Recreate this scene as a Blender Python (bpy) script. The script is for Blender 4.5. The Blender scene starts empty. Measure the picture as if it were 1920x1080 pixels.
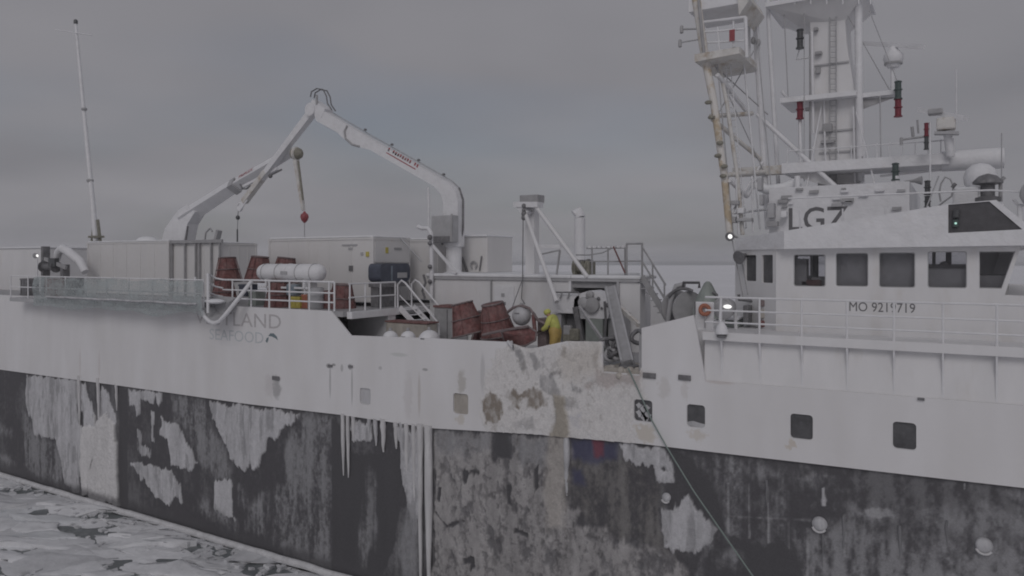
import bpy, bmesh, math, random
import numpy as np
from mathutils import Vector, Matrix, noise
from mathutils.geometry import tessellate_polygon

random.seed(7)
SC = bpy.context.scene
COL = SC.collection

# ------------------------------------------------------------------ camera
FOC = 1400.0                       # focal length in pixels of the 1920 wide picture
VPX, HORY = -1346.0, 487.0         # vanishing point of the ship's length, horizon
TH = math.atan2(960 - VPX, FOC)
FWD = Vector((-math.cos(TH), math.sin(TH), 0))
RGT = Vector((math.sin(TH), math.cos(TH), 0))
CAMZ = 12.12
DIST = FOC * 40.0 / (960 - VPX) * math.sin(TH)
CAMP = Vector((0, -DIST, CAMZ))
cd = bpy.data.cameras.new('camera')
cam = bpy.data.objects.new('camera', cd)
COL.objects.link(cam)
cam.location = CAMP
cam.rotation_euler = (math.radians(90), 0, math.atan2(FWD.y, FWD.x) - math.radians(90))
cd.sensor_width = 36
cd.lens = 36 * FOC / 1920
cd.shift_y = -(540 - HORY) / 1920
cd.clip_start = 0.1
cd.clip_end = 90000
SC.camera = cam

# ------------------------------------------------------------------ sky, sun, exposure
SKYOFF = (8.2, 1.15, 3.25)
SUN_DIR = Vector((0.30, -0.78, 0.62)).normalized()      # towards the sun
w = bpy.data.worlds.new('World')
SC.world = w
w.use_nodes = True
nt = w.node_tree
nt.nodes.clear()
wo = nt.nodes.new('ShaderNodeOutputWorld')
bg = nt.nodes.new('ShaderNodeBackground')
sky = nt.nodes.new('ShaderNodeTexSky')
sky.sky_type = 'NISHITA'
sky.sun_disc = False
sky.sun_elevation = math.asin(SUN_DIR.z)
sky.sun_rotation = math.atan2(SUN_DIR.x, SUN_DIR.y)
sky.dust_density = 3.0
tc = nt.nodes.new('ShaderNodeTexCoord')
sep = nt.nodes.new('ShaderNodeSeparateXYZ')
nt.links.new(tc.outputs['Generated'], sep.inputs[0])
ab = nt.nodes.new('ShaderNodeMath'); ab.operation = 'ABSOLUTE'
nt.links.new(sep.outputs[2], ab.inputs[0])
ad = nt.nodes.new('ShaderNodeMath'); ad.operation = 'ADD'; ad.inputs[1].default_value = 0.16
nt.links.new(ab.outputs[0], ad.inputs[0])
dv = nt.nodes.new('ShaderNodeVectorMath'); dv.operation = 'DIVIDE'
cmb = nt.nodes.new('ShaderNodeCombineXYZ')
for i in range(3):
    nt.links.new(ad.outputs[0], cmb.inputs[i])
nt.links.new(tc.outputs['Generated'], dv.inputs[0])
nt.links.new(cmb.outputs[0], dv.inputs[1])
nz = nt.nodes.new('ShaderNodeTexNoise'); nz.inputs['Scale'].default_value = 0.75
nz.inputs['Detail'].default_value = 3; nz.inputs['Roughness'].default_value = 0.5
nt.links.new(dv.outputs[0], nz.inputs['Vector'])
rmp = nt.nodes.new('ShaderNodeValToRGB')
rmp.color_ramp.elements[0].position = 0.30; rmp.color_ramp.elements[0].color = (0.202, 0.200, 0.217, 1)
rmp.color_ramp.elements[1].position = 0.72; rmp.color_ramp.elements[1].color = (0.260, 0.254, 0.272, 1)
nt.links.new(nz.outputs['Fac'], rmp.inputs[0])
sc_ = nt.nodes.new('ShaderNodeVectorMath'); sc_.operation = 'SCALE'; sc_.inputs['Scale'].default_value = 0.055
nt.links.new(sky.outputs[0], sc_.inputs[0])
nz2 = nt.nodes.new('ShaderNodeTexNoise'); nz2.inputs['Scale'].default_value = 0.55; nz2.inputs['Detail'].default_value = 2
mp2 = nt.nodes.new('ShaderNodeMapping'); mp2.inputs['Location'].default_value = SKYOFF
nt.links.new(dv.outputs[0], mp2.inputs[0]); nt.links.new(mp2.outputs[0], nz2.inputs['Vector'])
mr2 = nt.nodes.new('ShaderNodeMapRange'); mr2.inputs['From Min'].default_value = 0.48; mr2.inputs['From Max'].default_value = 0.70
mr2.inputs['To Min'].default_value = 0.02; mr2.inputs['To Max'].default_value = 0.34
nt.links.new(nz2.outputs['Fac'], mr2.inputs['Value'])
mxs = nt.nodes.new('ShaderNodeMix'); mxs.data_type = 'RGBA'
nt.links.new(mr2.outputs[0], mxs.inputs[0])
nt.links.new(rmp.outputs[0], mxs.inputs[6]); nt.links.new(sc_.outputs[0], mxs.inputs[7])
nt.links.new(mxs.outputs[2], bg.inputs['Color'])
bg.inputs['Strength'].default_value = 1.0
nt.links.new(bg.outputs[0], wo.inputs['Surface'])

sl = bpy.data.lights.new('sun', 'SUN')
sl.energy = 0.5
sl.angle = math.radians(28)
sl.color = (1.0, 0.98, 1.0)
so = bpy.data.objects.new('sun', sl)
COL.objects.link(so)
so.rotation_euler = SUN_DIR.to_track_quat('Z', 'Y').to_euler()
so.location = SUN_DIR * 60

SC.view_settings.view_transform = 'Standard'
SC.view_settings.look = 'None'
SC.view_settings.exposure = -0.01
SC.view_settings.gamma = 1.0
SC.cycles.filter_width = 1.9
SC.cycles.max_bounces = 6
SC.cycles.volume_bounces = 2
SC.cycles.transparent_max_bounces = 12

# ------------------------------------------------------------------ picture pixel -> place in the world
def ray(px, py):
    return RGT * (px - 960) + FWD * FOC + Vector((0, 0, HORY - py))
def P(px, py, Y):
    d = ray(px, py); t = (Y + DIST) / d.y
    return CAMP + d * t
def PX(px, Y): return P(px, HORY, Y).x
def PZ(px, py, Y): return P(px, py, Y).z
def G(px, py, z):
    d = ray(px, py); t = (z - CAMZ) / d.z
    return CAMP + d * t
def PPM(px, Y):                     # pixels per metre at that place
    d = P(px, HORY, Y) - CAMP
    return FOC / d.dot(FWD)

# ------------------------------------------------------------------ materials
MATS = {}
def mat(name, col, rough=0.6, var=0.08, scale=3.0, bump=0.0, bscale=20.0, tint=None, tamt=0.0, tscale=1.5,
        metal=0.0, spec=0.5, stretch=(1, 1, 1), tthr=(0.55, 0.75)):
    m = bpy.data.materials.new(name); m.use_nodes = True
    n = m.node_tree.nodes; L = m.node_tree.links
    b = n['Principled BSDF']
    b.inputs['Roughness'].default_value = rough
    b.inputs['Metallic'].default_value = metal
    b.inputs['Specular IOR Level'].default_value = spec
    geo = n.new('ShaderNodeNewGeometry')
    mp = n.new('ShaderNodeMapping'); mp.inputs['Scale'].default_value = stretch
    L.new(geo.outputs['Position'], mp.inputs[0])
    nz = n.new('ShaderNodeTexNoise'); nz.inputs['Scale'].default_value = scale; nz.inputs['Detail'].default_value = 6
    nz.inputs['Roughness'].default_value = 0.62
    L.new(mp.outputs[0], nz.inputs['Vector'])
    r = n.new('ShaderNodeValToRGB')
    r.color_ramp.elements[0].position = 0.3; r.color_ramp.elements[1].position = 0.7
    r.color_ramp.elements[0].color = tuple(max(0, c * (1 - var)) for c in col) + (1,)
    r.color_ramp.elements[1].color = tuple(min(1, c * (1 + var)) for c in col) + (1,)
    L.new(nz.outputs['Fac'], r.inputs[0])
    out = r.outputs[0]
    if tint:
        t = n.new('ShaderNodeTexNoise'); t.inputs['Scale'].default_value = tscale; t.inputs['Detail'].default_value = 7
        t.inputs['Roughness'].default_value = 0.7
        L.new(mp.outputs[0], t.inputs['Vector'])
        mr = n.new('ShaderNodeMapRange'); mr.inputs['From Min'].default_value = tthr[0]; mr.inputs['From Max'].default_value = tthr[1]
        mr.inputs['To Max'].default_value = tamt
        L.new(t.outputs['Fac'], mr.inputs['Value'])
        mx = n.new('ShaderNodeMix'); mx.data_type = 'RGBA'
        L.new(mr.outputs[0], mx.inputs[0]); L.new(out, mx.inputs[6]); mx.inputs[7].default_value = tuple(tint) + (1,)
        out = mx.outputs[2]
    L.new(out, b.inputs['Base Color'])
    if bump:
        bn = n.new('ShaderNodeTexNoise'); bn.inputs['Scale'].default_value = bscale; bn.inputs['Detail'].default_value = 5
        L.new(mp.outputs[0], bn.inputs['Vector'])
        bp = n.new('ShaderNodeBump'); bp.inputs['Strength'].default_value = 1.0; bp.inputs['Distance'].default_value = bump
        L.new(bn.outputs['Fac'], bp.inputs['Height']); L.new(bp.outputs[0], b.inputs['Normal'])
    MATS[name] = m
    return m

RUSTC = (0.30, 0.20, 0.12)
mat('white_paint', (0.74, 0.735, 0.74), 0.5, 0.05, 1.4, 0.004, 6, (0.60, 0.57, 0.53), 0.5, 1.1, stretch=(1, 1, 0.35))
mat('white_iced', (0.76, 0.76, 0.775), 0.55, 0.06, 2.5, 0.02, 9, (0.60, 0.58, 0.56), 0.4, 3)
mat('white_rusty', (0.66, 0.645, 0.62), 0.6, 0.1, 3, 0.01, 12, (0.34, 0.25, 0.15), 0.7, 2.2, tthr=(0.5, 0.68))
mat('rust_yellow', (0.51, 0.42, 0.30), 0.7, 0.25, 4, 0.008, 20, (0.71, 0.69, 0.66), 0.95, 1.6, tthr=(0.42, 0.54))
mat('container_white', (0.70, 0.69, 0.685), 0.5, 0.05, 0.9, 0.003, 8, (0.56, 0.53, 0.49), 0.5, 0.9, stretch=(1, 1, 0.3))
mat('snow', (0.80, 0.805, 0.82), 0.8, 0.05, 1.5, 0.05, 3)
mat('grey_steel', (0.37, 0.368, 0.375), 0.5, 0.15, 3, 0.004, 20, (0.5, 0.5, 0.5), 0.5, 2)
mat('mid_grey', (0.44, 0.44, 0.45), 0.5, 0.1, 3, 0.004, 20, (0.6, 0.6, 0.61), 0.6, 2)
mat('dark_steel', (0.18, 0.178, 0.185), 0.45, 0.3, 5, 0.003, 30, (0.35, 0.34, 0.34), 0.6, 4, tthr=(0.55, 0.7))
mat('black', (0.09, 0.088, 0.094), 0.5, 0.2, 5)
mat('pane_backing', (0.52, 0.52, 0.53), 0.9, 0.12, 3)  # grey of the added sheet behind the windows, also on a cabinet
mat('shade_interior', (0.14, 0.14, 0.145), 0.7, 0.3, 3)  # dark tone stands in for interior shade on whatever wears it
mat('red_net', (0.20, 0.09, 0.085), 0.85, 0.4, 9, 0.03, 40, (0.36, 0.26, 0.25), 0.7, 2.5, tthr=(0.42, 0.75))
mat('red_paint', (0.32, 0.08, 0.09), 0.5, 0.2, 6)
mat('orange', (0.42, 0.17, 0.11), 0.6, 0.2, 6)
mat('pot_ring', (0.20, 0.16, 0.16), 0.6, 0.3, 8, 0, 1, (0.5, 0.48, 0.47), 0.7, 6)
mat('navy', (0.08, 0.09, 0.12), 0.4, 0.2, 4)
mat('blue_grey', (0.22, 0.26, 0.30), 0.5, 0.2, 4)
mat('yellow', (0.55, 0.47, 0.12), 0.6, 0.1, 6)
mat('lime', (0.56, 0.57, 0.16), 0.7, 0.1, 9, 0.004, 30)
mat('oilskin', (0.52, 0.37, 0.12), 0.6, 0.15, 9, 0.004, 30)
mat('glove', (0.05, 0.04, 0.03), 0.7, 0.2, 20)
mat('skin', (0.45, 0.27, 0.2), 0.5, 0.05, 20)
mat('rubber', (0.05, 0.05, 0.055), 0.6, 0.2, 10)
mat('rope', (0.24, 0.29, 0.27), 0.8, 0.2, 40)
mat('text_black', (0.15, 0.148, 0.155), 0.5, 0.1, 10)
mat('text_brown', (0.50, 0.48, 0.485), 0.5, 0.15, 10)
mat('text_blue', (0.55, 0.575, 0.59), 0.5, 0.1, 10)
mat('text_teal', (0.16, 0.21, 0.23), 0.5, 0.1, 10)
mat('text_red', (0.40, 0.12, 0.13), 0.5, 0.15, 30)
mat('green_grey', (0.30, 0.33, 0.31), 0.6, 0.15, 4)
mat('olive', (0.25, 0.24, 0.20), 0.7, 0.3, 8)
mat('lamp_dark', (0.09, 0.093, 0.097), 0.4, 0.2, 8)
mat('lamp_green', (0.08, 0.105, 0.10), 0.4, 0.2, 8)
mat('lamp_red', (0.20, 0.035, 0.05), 0.4, 0.2, 8)
mat('ice_light', (0.53, 0.53, 0.545), 0.5, 0.22, 1.7, 0.05, 6, (0.27, 0.27, 0.28), 0.85, 2.6, stretch=(1, 1, 0.38), tthr=(0.52, 0.78))
mat('ice_white', (0.62, 0.615, 0.62), 0.45, 0.14, 2.2, 0.05, 6, (0.45, 0.44, 0.44), 0.6, 2.0, stretch=(1, 1, 0.3))
mat('ice_frost', (0.25, 0.25, 0.26), 0.65, 0.40, 2.2, 0.03, 9, (0.11, 0.11, 0.115), 0.85, 2.2, stretch=(1.1, 1, 0.34), tthr=(0.44, 0.64))
mat('ice_dirty', (0.39, 0.37, 0.36), 0.6, 0.28, 1.6, 0.06, 7, (0.17, 0.165, 0.16), 0.8, 2.4, stretch=(1, 1, 0.6), tthr=(0.50, 0.68))
mat('ice_brown', (0.44, 0.41, 0.37), 0.6, 0.2, 2.0, 0.06, 6, (0.30, 0.265, 0.22), 0.8, 2.2, stretch=(1, 1, 0.4))
mat('floe', (0.74, 0.745, 0.76), 0.75, 0.10, 1.3, 0.05, 2.5, (0.47, 0.49, 0.50), 0.7, 0.7)
mat('floe_grey', (0.60, 0.605, 0.62), 0.75, 0.14, 1.1, 0.06, 2.5, (0.64, 0.64, 0.65), 0.8, 0.6)
mat('floe_blue', (0.66, 0.675, 0.69), 0.7, 0.12, 1.1, 0.06, 2.5, (0.42, 0.45, 0.46), 0.7, 0.8)
mat('slush', (0.17, 0.185, 0.19), 0.5, 0.25, 1.5, 0.05, 3, (0.55, 0.555, 0.56), 0.8, 0.8)
mat('collar_ice', (0.62, 0.62, 0.63), 0.5, 0.15, 3, 0.03, 5)

def emis(name, col, s):
    m = bpy.data.materials.new(name); m.use_nodes = True
    b = m.node_tree.nodes['Principled BSDF']
    b.inputs['Base Color'].default_value = (0.8, 0.8, 0.8, 1)
    b.inputs['Emission Color'].default_value = col + (1,)
    b.inputs['Emission Strength'].default_value = s
    MATS[name] = m
emis('lamp_lit', (1, 0.99, 0.96), 1.0)
emis('lamp_lit_green', (0.35, 0.9, 0.7), 0.55)

def glass():
    m = bpy.data.materials.new('glass'); m.use_nodes = True
    n = m.node_tree.nodes; L = m.node_tree.links; n.clear()
    o = n.new('ShaderNodeOutputMaterial'); mx = n.new('ShaderNodeMixShader')
    t = n.new('ShaderNodeBsdfTransparent'); t.inputs[0].default_value = (0.90, 0.90, 0.91, 1)
    g = n.new('ShaderNodeBsdfGlossy'); g.inputs['Roughness'].default_value = 0.03
    fr = n.new('ShaderNodeFresnel'); fr.inputs[0].default_value = 1.5
    L.new(fr.outputs[0], mx.inputs[0]); L.new(t.outputs[0], mx.inputs[1]); L.new(g.outputs[0], mx.inputs[2])
    L.new(mx.outputs[0], o.inputs[0]); MATS['glass'] = m
glass()
def frosted():
    m = mat('dark_glass', (0.10, 0.10, 0.105), 0.3, 0.4, 2.5, 0, 1, (0.22, 0.22, 0.23), 0.5, 3.0)
frosted()

def net_mat():
    m = bpy.data.materials.new('netting'); m.use_nodes = True
    n = m.node_tree.nodes; L = m.node_tree.links; n.clear()
    o = n.new('ShaderNodeOutputMaterial'); mx = n.new('ShaderNodeMixShader')
    t = n.new('ShaderNodeBsdfTransparent')
    d = n.new('ShaderNodeBsdfDiffuse'); d.inputs[0].default_value = (0.40, 0.44, 0.445, 1)
    geo = n.new('ShaderNodeNewGeometry')
    nz = n.new('ShaderNodeTexNoise'); nz.inputs['Scale'].default_value = 1.6; nz.inputs['Detail'].default_value = 8
    mp = n.new('ShaderNodeMapping'); mp.inputs['Scale'].default_value = (1, 1, 1.6)
    L.new(geo.outputs['Position'], mp.inputs[0]); L.new(mp.outputs[0], nz.inputs['Vector'])
    vo = n.new('ShaderNodeTexVoronoi'); vo.feature = 'DISTANCE_TO_EDGE'; vo.inputs['Scale'].default_value = 15
    L.new(geo.outputs['Position'], vo.inputs['Vector'])
    l1 = n.new('ShaderNodeMath'); l1.operation = 'LESS_THAN'; l1.inputs[1].default_value = 0.06
    L.new(vo.outputs['Distance'], l1.inputs[0])
    mr = n.new('ShaderNodeMapRange'); mr.inputs['From Min'].default_value = 0.32; mr.inputs['From Max'].default_value = 0.68
    mr.inputs['To Min'].default_value = 0.15; mr.inputs['To Max'].default_value = 0.75
    L.new(nz.outputs['Fac'], mr.inputs['Value'])
    mxx = n.new('ShaderNodeMath'); mxx.operation = 'MAXIMUM'
    L.new(l1.outputs[0], mxx.inputs[0]); L.new(mr.outputs[0], mxx.inputs[1])
    L.new(mxx.outputs[0], mx.inputs[0]); L.new(t.outputs[0], mx.inputs[1]); L.new(d.outputs[0], mx.inputs[2])
    L.new(mx.outputs[0], o.inputs[0]); MATS['netting'] = m
net_mat()

# white hull plating: paint with stains, each of its own shape and place
def blob_mats():
    m = bpy.data.materials.new('white_hull'); m.use_nodes = True
    n = m.node_tree.nodes; L = m.node_tree.links
    b = n['Principled BSDF']; b.inputs['Roughness'].default_value = 0.45
    geo = n.new('ShaderNodeNewGeometry')
    dn = n.new('ShaderNodeTexNoise'); dn.inputs['Scale'].default_value = 4.0; dn.inputs['Detail'].default_value = 6; dn.inputs['Roughness'].default_value = 0.7
    L.new(geo.outputs['Position'], dn.inputs['Vector'])
    su = n.new('ShaderNodeVectorMath'); su.operation = 'SUBTRACT'; su.inputs[1].default_value = (0.5, 0.5, 0.5)
    L.new(dn.outputs['Color'], su.inputs[0])
    sca = n.new('ShaderNodeVectorMath'); sca.operation = 'SCALE'; sca.inputs['Scale'].default_value = 0.75
    L.new(su.outputs[0], sca.inputs[0])
    adv = n.new('ShaderNodeVectorMath'); adv.operation = 'ADD'
    L.new(geo.outputs['Position'], adv.inputs[0]); L.new(sca.outputs[0], adv.inputs[1])
    # base
    nz = n.new('ShaderNodeTexNoise'); nz.inputs['Scale'].default_value = 0.8; nz.inputs['Detail'].default_value = 6
    mp = n.new('ShaderNodeMapping'); mp.inputs['Scale'].default_value = (1, 1, 0.25)
    L.new(geo.outputs['Position'], mp.inputs[0]); L.new(mp.outputs[0], nz.inputs['Vector'])
    r = n.new('ShaderNodeValToRGB'); r.color_ramp.elements[0].position = 0.3; r.color_ramp.elements[1].position = 0.7
    r.color_ramp.elements[0].color = (0.70, 0.69, 0.69, 1); r.color_ramp.elements[1].color = (0.78, 0.775, 0.785, 1)
    L.new(nz.outputs['Fac'], r.inputs[0])
    out = r.outputs[0]
    B, Gy, Be, Dk = (0.30, 0.265, 0.225), (0.36, 0.355, 0.36), (0.60, 0.56, 0.51), (0.16, 0.15, 0.15)
    blobs = [  # px, py, half width px, half height px, colour, strength
        (1050, 715, 100, 80, Be, .6),
        (905, 700, 5, 40, Gy, .35),
        (519, 728, 8, 24, Gy, .75), (519, 709, 7, 4, Dk, .9), (505, 722, 12, 22, (0.6, 0.58, 0.58), .6),
        (616, 686, 5, 5, Gy, .9), (626, 684, 4, 3, Gy, .9), (619, 715, 2, 34, Gy, .6), (641, 690, 3, 8, Gy, .6), (656, 688, 4, 6, Gy, .8), (660, 725, 2, 40, Gy, .6),
        (713, 690, 4, 4, Gy, .5), (797, 693, 6, 3, Gy, .8), (786, 740, 3, 45, (0.55, 0.52, 0.5), .7), (765, 740, 9, 50, (0.62, 0.6, 0.6), .5),
        (748, 665, 18, 4, (0.55, 0.57, 0.55), .6), (866, 718, 9, 26, (0.5, 0.48, 0.45), .8), (864, 785, 8, 12, (0.55, 0.5, 0.42), .5),
        (1208, 812, 24, 20, (0.58, 0.53, 0.45), .7), (1306, 815, 20, 12, (0.6, 0.55, 0.48), .6), (1483, 832, 7, 10, (0.58, 0.52, 0.44), .7),
        (1350, 717, 30, 4, (0.58, 0.51, 0.48), .5), (1245, 730, 12, 28, (0.6, 0.58, 0.56), .5), (1285, 730, 6, 25, (0.6, 0.57, 0.55), .4),
        (425, 640, 30, 10, (0.66, 0.66, 0.67), .4), (150, 680, 2, 30, (0.6, 0.56, 0.55), .5), (186, 685, 2, 30, (0.6, 0.56, 0.55), .5),
    ]
    for (px, py, hw, hh, col, st) in blobs:
        c = P(px, py, 0)
        rx = abs(PX(px + hw, 0) - PX(px - hw, 0)) / 2; rz = abs(PZ(px, py - hh, 0) - PZ(px, py + hh, 0)) / 2
        s1 = n.new('ShaderNodeVectorMath'); s1.operation = 'SUBTRACT'; s1.inputs[1].default_value = (c.x, 0, c.z)
        big = min(hw, hh) > 5
        L.new((adv if big else geo).outputs[0 if big else 'Position'], s1.inputs[0])
        s2 = n.new('ShaderNodeVectorMath'); s2.operation = 'MULTIPLY'; s2.inputs[1].default_value = (1 / rx, 0, 1 / rz)
        L.new(s1.outputs[0], s2.inputs[0])
        ln = n.new('ShaderNodeVectorMath'); ln.operation = 'LENGTH'; L.new(s2.outputs[0], ln.inputs[0])
        mr = n.new('ShaderNodeMapRange'); mr.interpolation_type = 'SMOOTHSTEP'
        mr.inputs['From Min'].default_value = 1.15; mr.inputs['From Max'].default_value = 0.55 if col != Be else 0.3
        mr.inputs['To Max'].default_value = st
        L.new(ln.outputs['Value'], mr.inputs['Value'])
        mx = n.new('ShaderNodeMix'); mx.data_type = 'RGBA'
        L.new(mr.outputs[0], mx.inputs[0]); L.new(out, mx.inputs[6]); mx.inputs[7].default_value = tuple(col) + (1,)
        out = mx.outputs[2]
    L.new(out, b.inputs['Base Color'])
    bn = n.new('ShaderNodeTexNoise'); bn.inputs['Scale'].default_value = 0.9; bn.inputs['Detail'].default_value = 3
    L.new(geo.outputs['Position'], bn.inputs['Vector'])
    bp = n.new('ShaderNodeBump'); bp.inputs['Distance'].default_value = 0.03; L.new(bn.outputs['Fac'], bp.inputs['Height'])
    L.new(bp.outputs[0], b.inputs['Normal'])
    MATS['white_hull'] = m
blob_mats()

def black_hull():
    m = bpy.data.materials.new('black_hull'); m.use_nodes = True
    n = m.node_tree.nodes; L = m.node_tree.links
    b = n['Principled BSDF']; b.inputs['Roughness'].default_value = 0.5
    geo = n.new('ShaderNodeNewGeometry')
    def nzn(scale, st, detail=6, rough=.65):
        mp = n.new('ShaderNodeMapping'); mp.inputs['Scale'].default_value = st
        L.new(geo.outputs['Position'], mp.inputs[0])
        t = n.new('ShaderNodeTexNoise'); t.inputs['Scale'].default_value = scale; t.inputs['Detail'].default_value = detail; t.inputs['Roughness'].default_value = rough
        L.new(mp.outputs[0], t.inputs['Vector']); return t.outputs['Fac']
    streak = nzn(1.8, (1.4, 1, 0.22)); big = nzn(0.35, (1, 1, 0.6), 4); fine = nzn(14, (1, 1, 0.8), 4, .7)
    sp = n.new('ShaderNodeSeparateXYZ'); L.new(geo.outputs['Position'], sp.inputs[0])
    zr = n.new('ShaderNodeMapRange'); zr.inputs['From Min'].default_value = 6.2; zr.inputs['From Max'].default_value = 3.0
    zr.inputs['To Min'].default_value = 0.0; zr.inputs['To Max'].default_value = 0.20; L.new(sp.outputs[2], zr.inputs['Value'])
    xr = n.new('ShaderNodeMapRange'); xr.inputs['From Min'].default_value = -14; xr.inputs['From Max'].default_value = -8
    xr.inputs['To Min'].default_value = -0.05; xr.inputs['To Max'].default_value = 1.0; L.new(sp.outputs[0], xr.inputs['Value'])
    def mth(op, a, bb):
        t = n.new('ShaderNodeMath'); t.operation = op
        for i, v in enumerate((a, bb)):
            if isinstance(v, (int, float)): t.inputs[i].default_value = v
            else: L.new(v, t.inputs[i])
        return t.outputs[0]
    bias = mth('MULTIPLY', zr.outputs[0], xr.outputs[0])
    s = mth('ADD', mth('MULTIPLY', streak, 0.55), mth('MULTIPLY', big, 0.55))
    s = mth('ADD', mth('ADD', s, bias), mth('MULTIPLY', mth('SUBTRACT', fine, 0.5), 0.35))
    r = n.new('ShaderNodeValToRGB')
    e = r.color_ramp.elements
    e[0].position = 0.50; e[0].color = (0.090, 0.087, 0.094, 1)
    e[1].position = 0.86; e[1].color = (0.26, 0.26, 0.265, 1)
    k = e.new(0.63); k.color = (0.125, 0.122, 0.128, 1)
    L.new(s, r.inputs[0]); L.new(r.outputs[0], b.inputs['Base Color'])
    bp = n.new('ShaderNodeBump'); bp.inputs['Distance'].default_value = 0.02; L.new(s, bp.inputs['Height']); L.new(bp.outputs[0], b.inputs['Normal'])
    MATS['black_hull'] = m
black_hull()

# ------------------------------------------------------------------ mesh helpers
OFF = {}
class MB:
    def __init__(s): s.v = []; s.f = []; s.sm = []
    def add(s, vs, fs, smooth=False):
        o = len(s.v); s.v += [Vector(v) for v in vs]
        for f in fs: s.f.append([i + o for i in f]); s.sm.append(smooth)
        return s
    def box(s, x0, x1, y0, y1, z0, z1):
        vs = [(x, y, z) for x in (x0, x1) for y in (y0, y1) for z in (z0, z1)]
        return s.add(vs, [(0, 1, 3, 2), (4, 6, 7, 5), (0, 4, 5, 1), (2, 3, 7, 6), (0, 2, 6, 4), (1, 5, 7, 3)])
    def cbox(s, x0, x1, y0, y1, z0, z1, b=0.04):      # box with chamfered edges
        bm = bmesh.new(); bmesh.ops.create_cube(bm, size=1)
        for v in bm.verts:
            v.co = Vector(((x0 + x1) / 2 + v.co.x * (x1 - x0), (y0 + y1) / 2 + v.co.y * (y1 - y0), (z0 + z1) / 2 + v.co.z * (z1 - z0)))
        bmesh.ops.bevel(bm, geom=list(bm.edges), offset=b, segments=2, profile=0.5, affect='EDGES')
        bm.verts.index_update()
        s.add([v.co.copy() for v in bm.verts], [[v.index for v in f.verts] for f in bm.faces]); bm.free(); return s
    def beam(s, a, b, wd, ht=None, up=(0, 0, 1), w2=None, h2=None):
        a = Vector(a); b = Vector(b); ht = ht or wd; w2 = w2 or wd; h2 = h2 or ht
        d = (b - a).normalized(); sd = d.cross(Vector(up))
        if sd.length < 1e-4: sd = d.cross(Vector((0, 1, 0)))
        sd.normalize(); u = sd.cross(d)
        vs = []
        for (p, ww, hh) in ((a, wd, ht), (b, w2, h2)):
            for (i, j) in ((-1, -1), (1, -1), (1, 1), (-1, 1)): vs.append(p + sd * (i * ww / 2) + u * (j * hh / 2))
        return s.add(vs, [(0, 1, 2, 3), (7, 6, 5, 4), (0, 4, 5, 1), (1, 5, 6, 2), (2, 6, 7, 3), (3, 7, 4, 0)])
    def tube(s, pts, r, n=8, closed=False):
        pts = [Vector(p) for p in pts]; m = len(pts)
        rs = r if isinstance(r, (list, tuple)) else [r] * m
        rings = []; prev = None
        for i, p in enumerate(pts):
            if closed: d = pts[(i + 1) % m] - pts[i - 1]
            else: d = pts[min(i + 1, m - 1)] - pts[max(i - 1, 0)]
            d.normalize()
            if prev is None:
                a = d.cross(Vector((0, 0, 1)))
                if a.length < 1e-3: a = d.cross(Vector((1, 0, 0)))
            else: a = prev - d * prev.dot(d)
            a.normalize(); prev = a; bb = d.cross(a)
            rings.append([p + (a * math.cos(2 * math.pi * k / n) + bb * math.sin(2 * math.pi * k / n)) * rs[i] for k in range(n)])
        vs = [v for rg in rings for v in rg]; fs = []
        for i in range(m if closed else m - 1):
            j = (i + 1) % m
            for k in range(n): fs.append((i * n + k, i * n + (k + 1) % n, j * n + (k + 1) % n, j * n + k))
        s.add(vs, fs, True)
        if not closed:
            s.add(rings[0], [tuple(range(n))[::-1]]); s.add(rings[-1], [tuple(range(n))])
        return s
    def lathe(s, prof, c, axis=(0, 0, 1), n=20, smooth=True):
        c = Vector(c); ax = Vector(axis).normalized()
        a = ax.cross(Vector((0, 0, 1)))
        if a.length < 1e-3: a = Vector((1, 0, 0))
        a.normalize(); b = ax.cross(a); m = len(prof)
        ring = lambda r, h: [c + ax * h + (a * math.cos(2 * math.pi * k / n) + b * math.sin(2 * math.pi * k / n)) * r for k in range(n)]
        runs = [[prof[0]]]
        for i in range(1, m):
            runs[-1].append(prof[i])
            if i < m - 1:
                d0 = Vector((prof[i][0] - prof[i - 1][0], prof[i][1] - prof[i - 1][1])); d1 = Vector((prof[i + 1][0] - prof[i][0], prof[i + 1][1] - prof[i][1]))
                if d0.length > 1e-6 and d1.length > 1e-6 and d0.angle(d1) > math.radians(48): runs.append([prof[i]])
        for rn in runs:
            vs = [v for (r, h) in rn for v in ring(r, h)]
            s.add(vs, [(i * n + k, i * n + (k + 1) % n, (i + 1) * n + (k + 1) % n, (i + 1) * n + k) for i in range(len(rn) - 1) for k in range(n)], smooth)
        s.add(ring(*prof[0]), [tuple(range(n))[::-1]]); s.add(ring(*prof[-1]), [tuple(range(n))]); return s
    def ball(s, c, r, nu=14, nv=10):
        r = r if isinstance(r, (tuple, list)) else (r, r, r); c = Vector(c)
        vs = []; fs = []
        for j in range(nv + 1):
            t = math.pi * j / nv
            for i in range(nu):
                p = 2 * math.pi * i / nu
                vs.append(c + Vector((r[0] * math.sin(t) * math.cos(p), r[1] * math.sin(t) * math.sin(p), r[2] * math.cos(t))))
        for j in range(nv):
            for i in range(nu): fs.append((j * nu + i, (j + 1) * nu + i, (j + 1) * nu + (i + 1) % nu, j * nu + (i + 1) % nu))
        return s.add(vs, fs, True)
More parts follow.
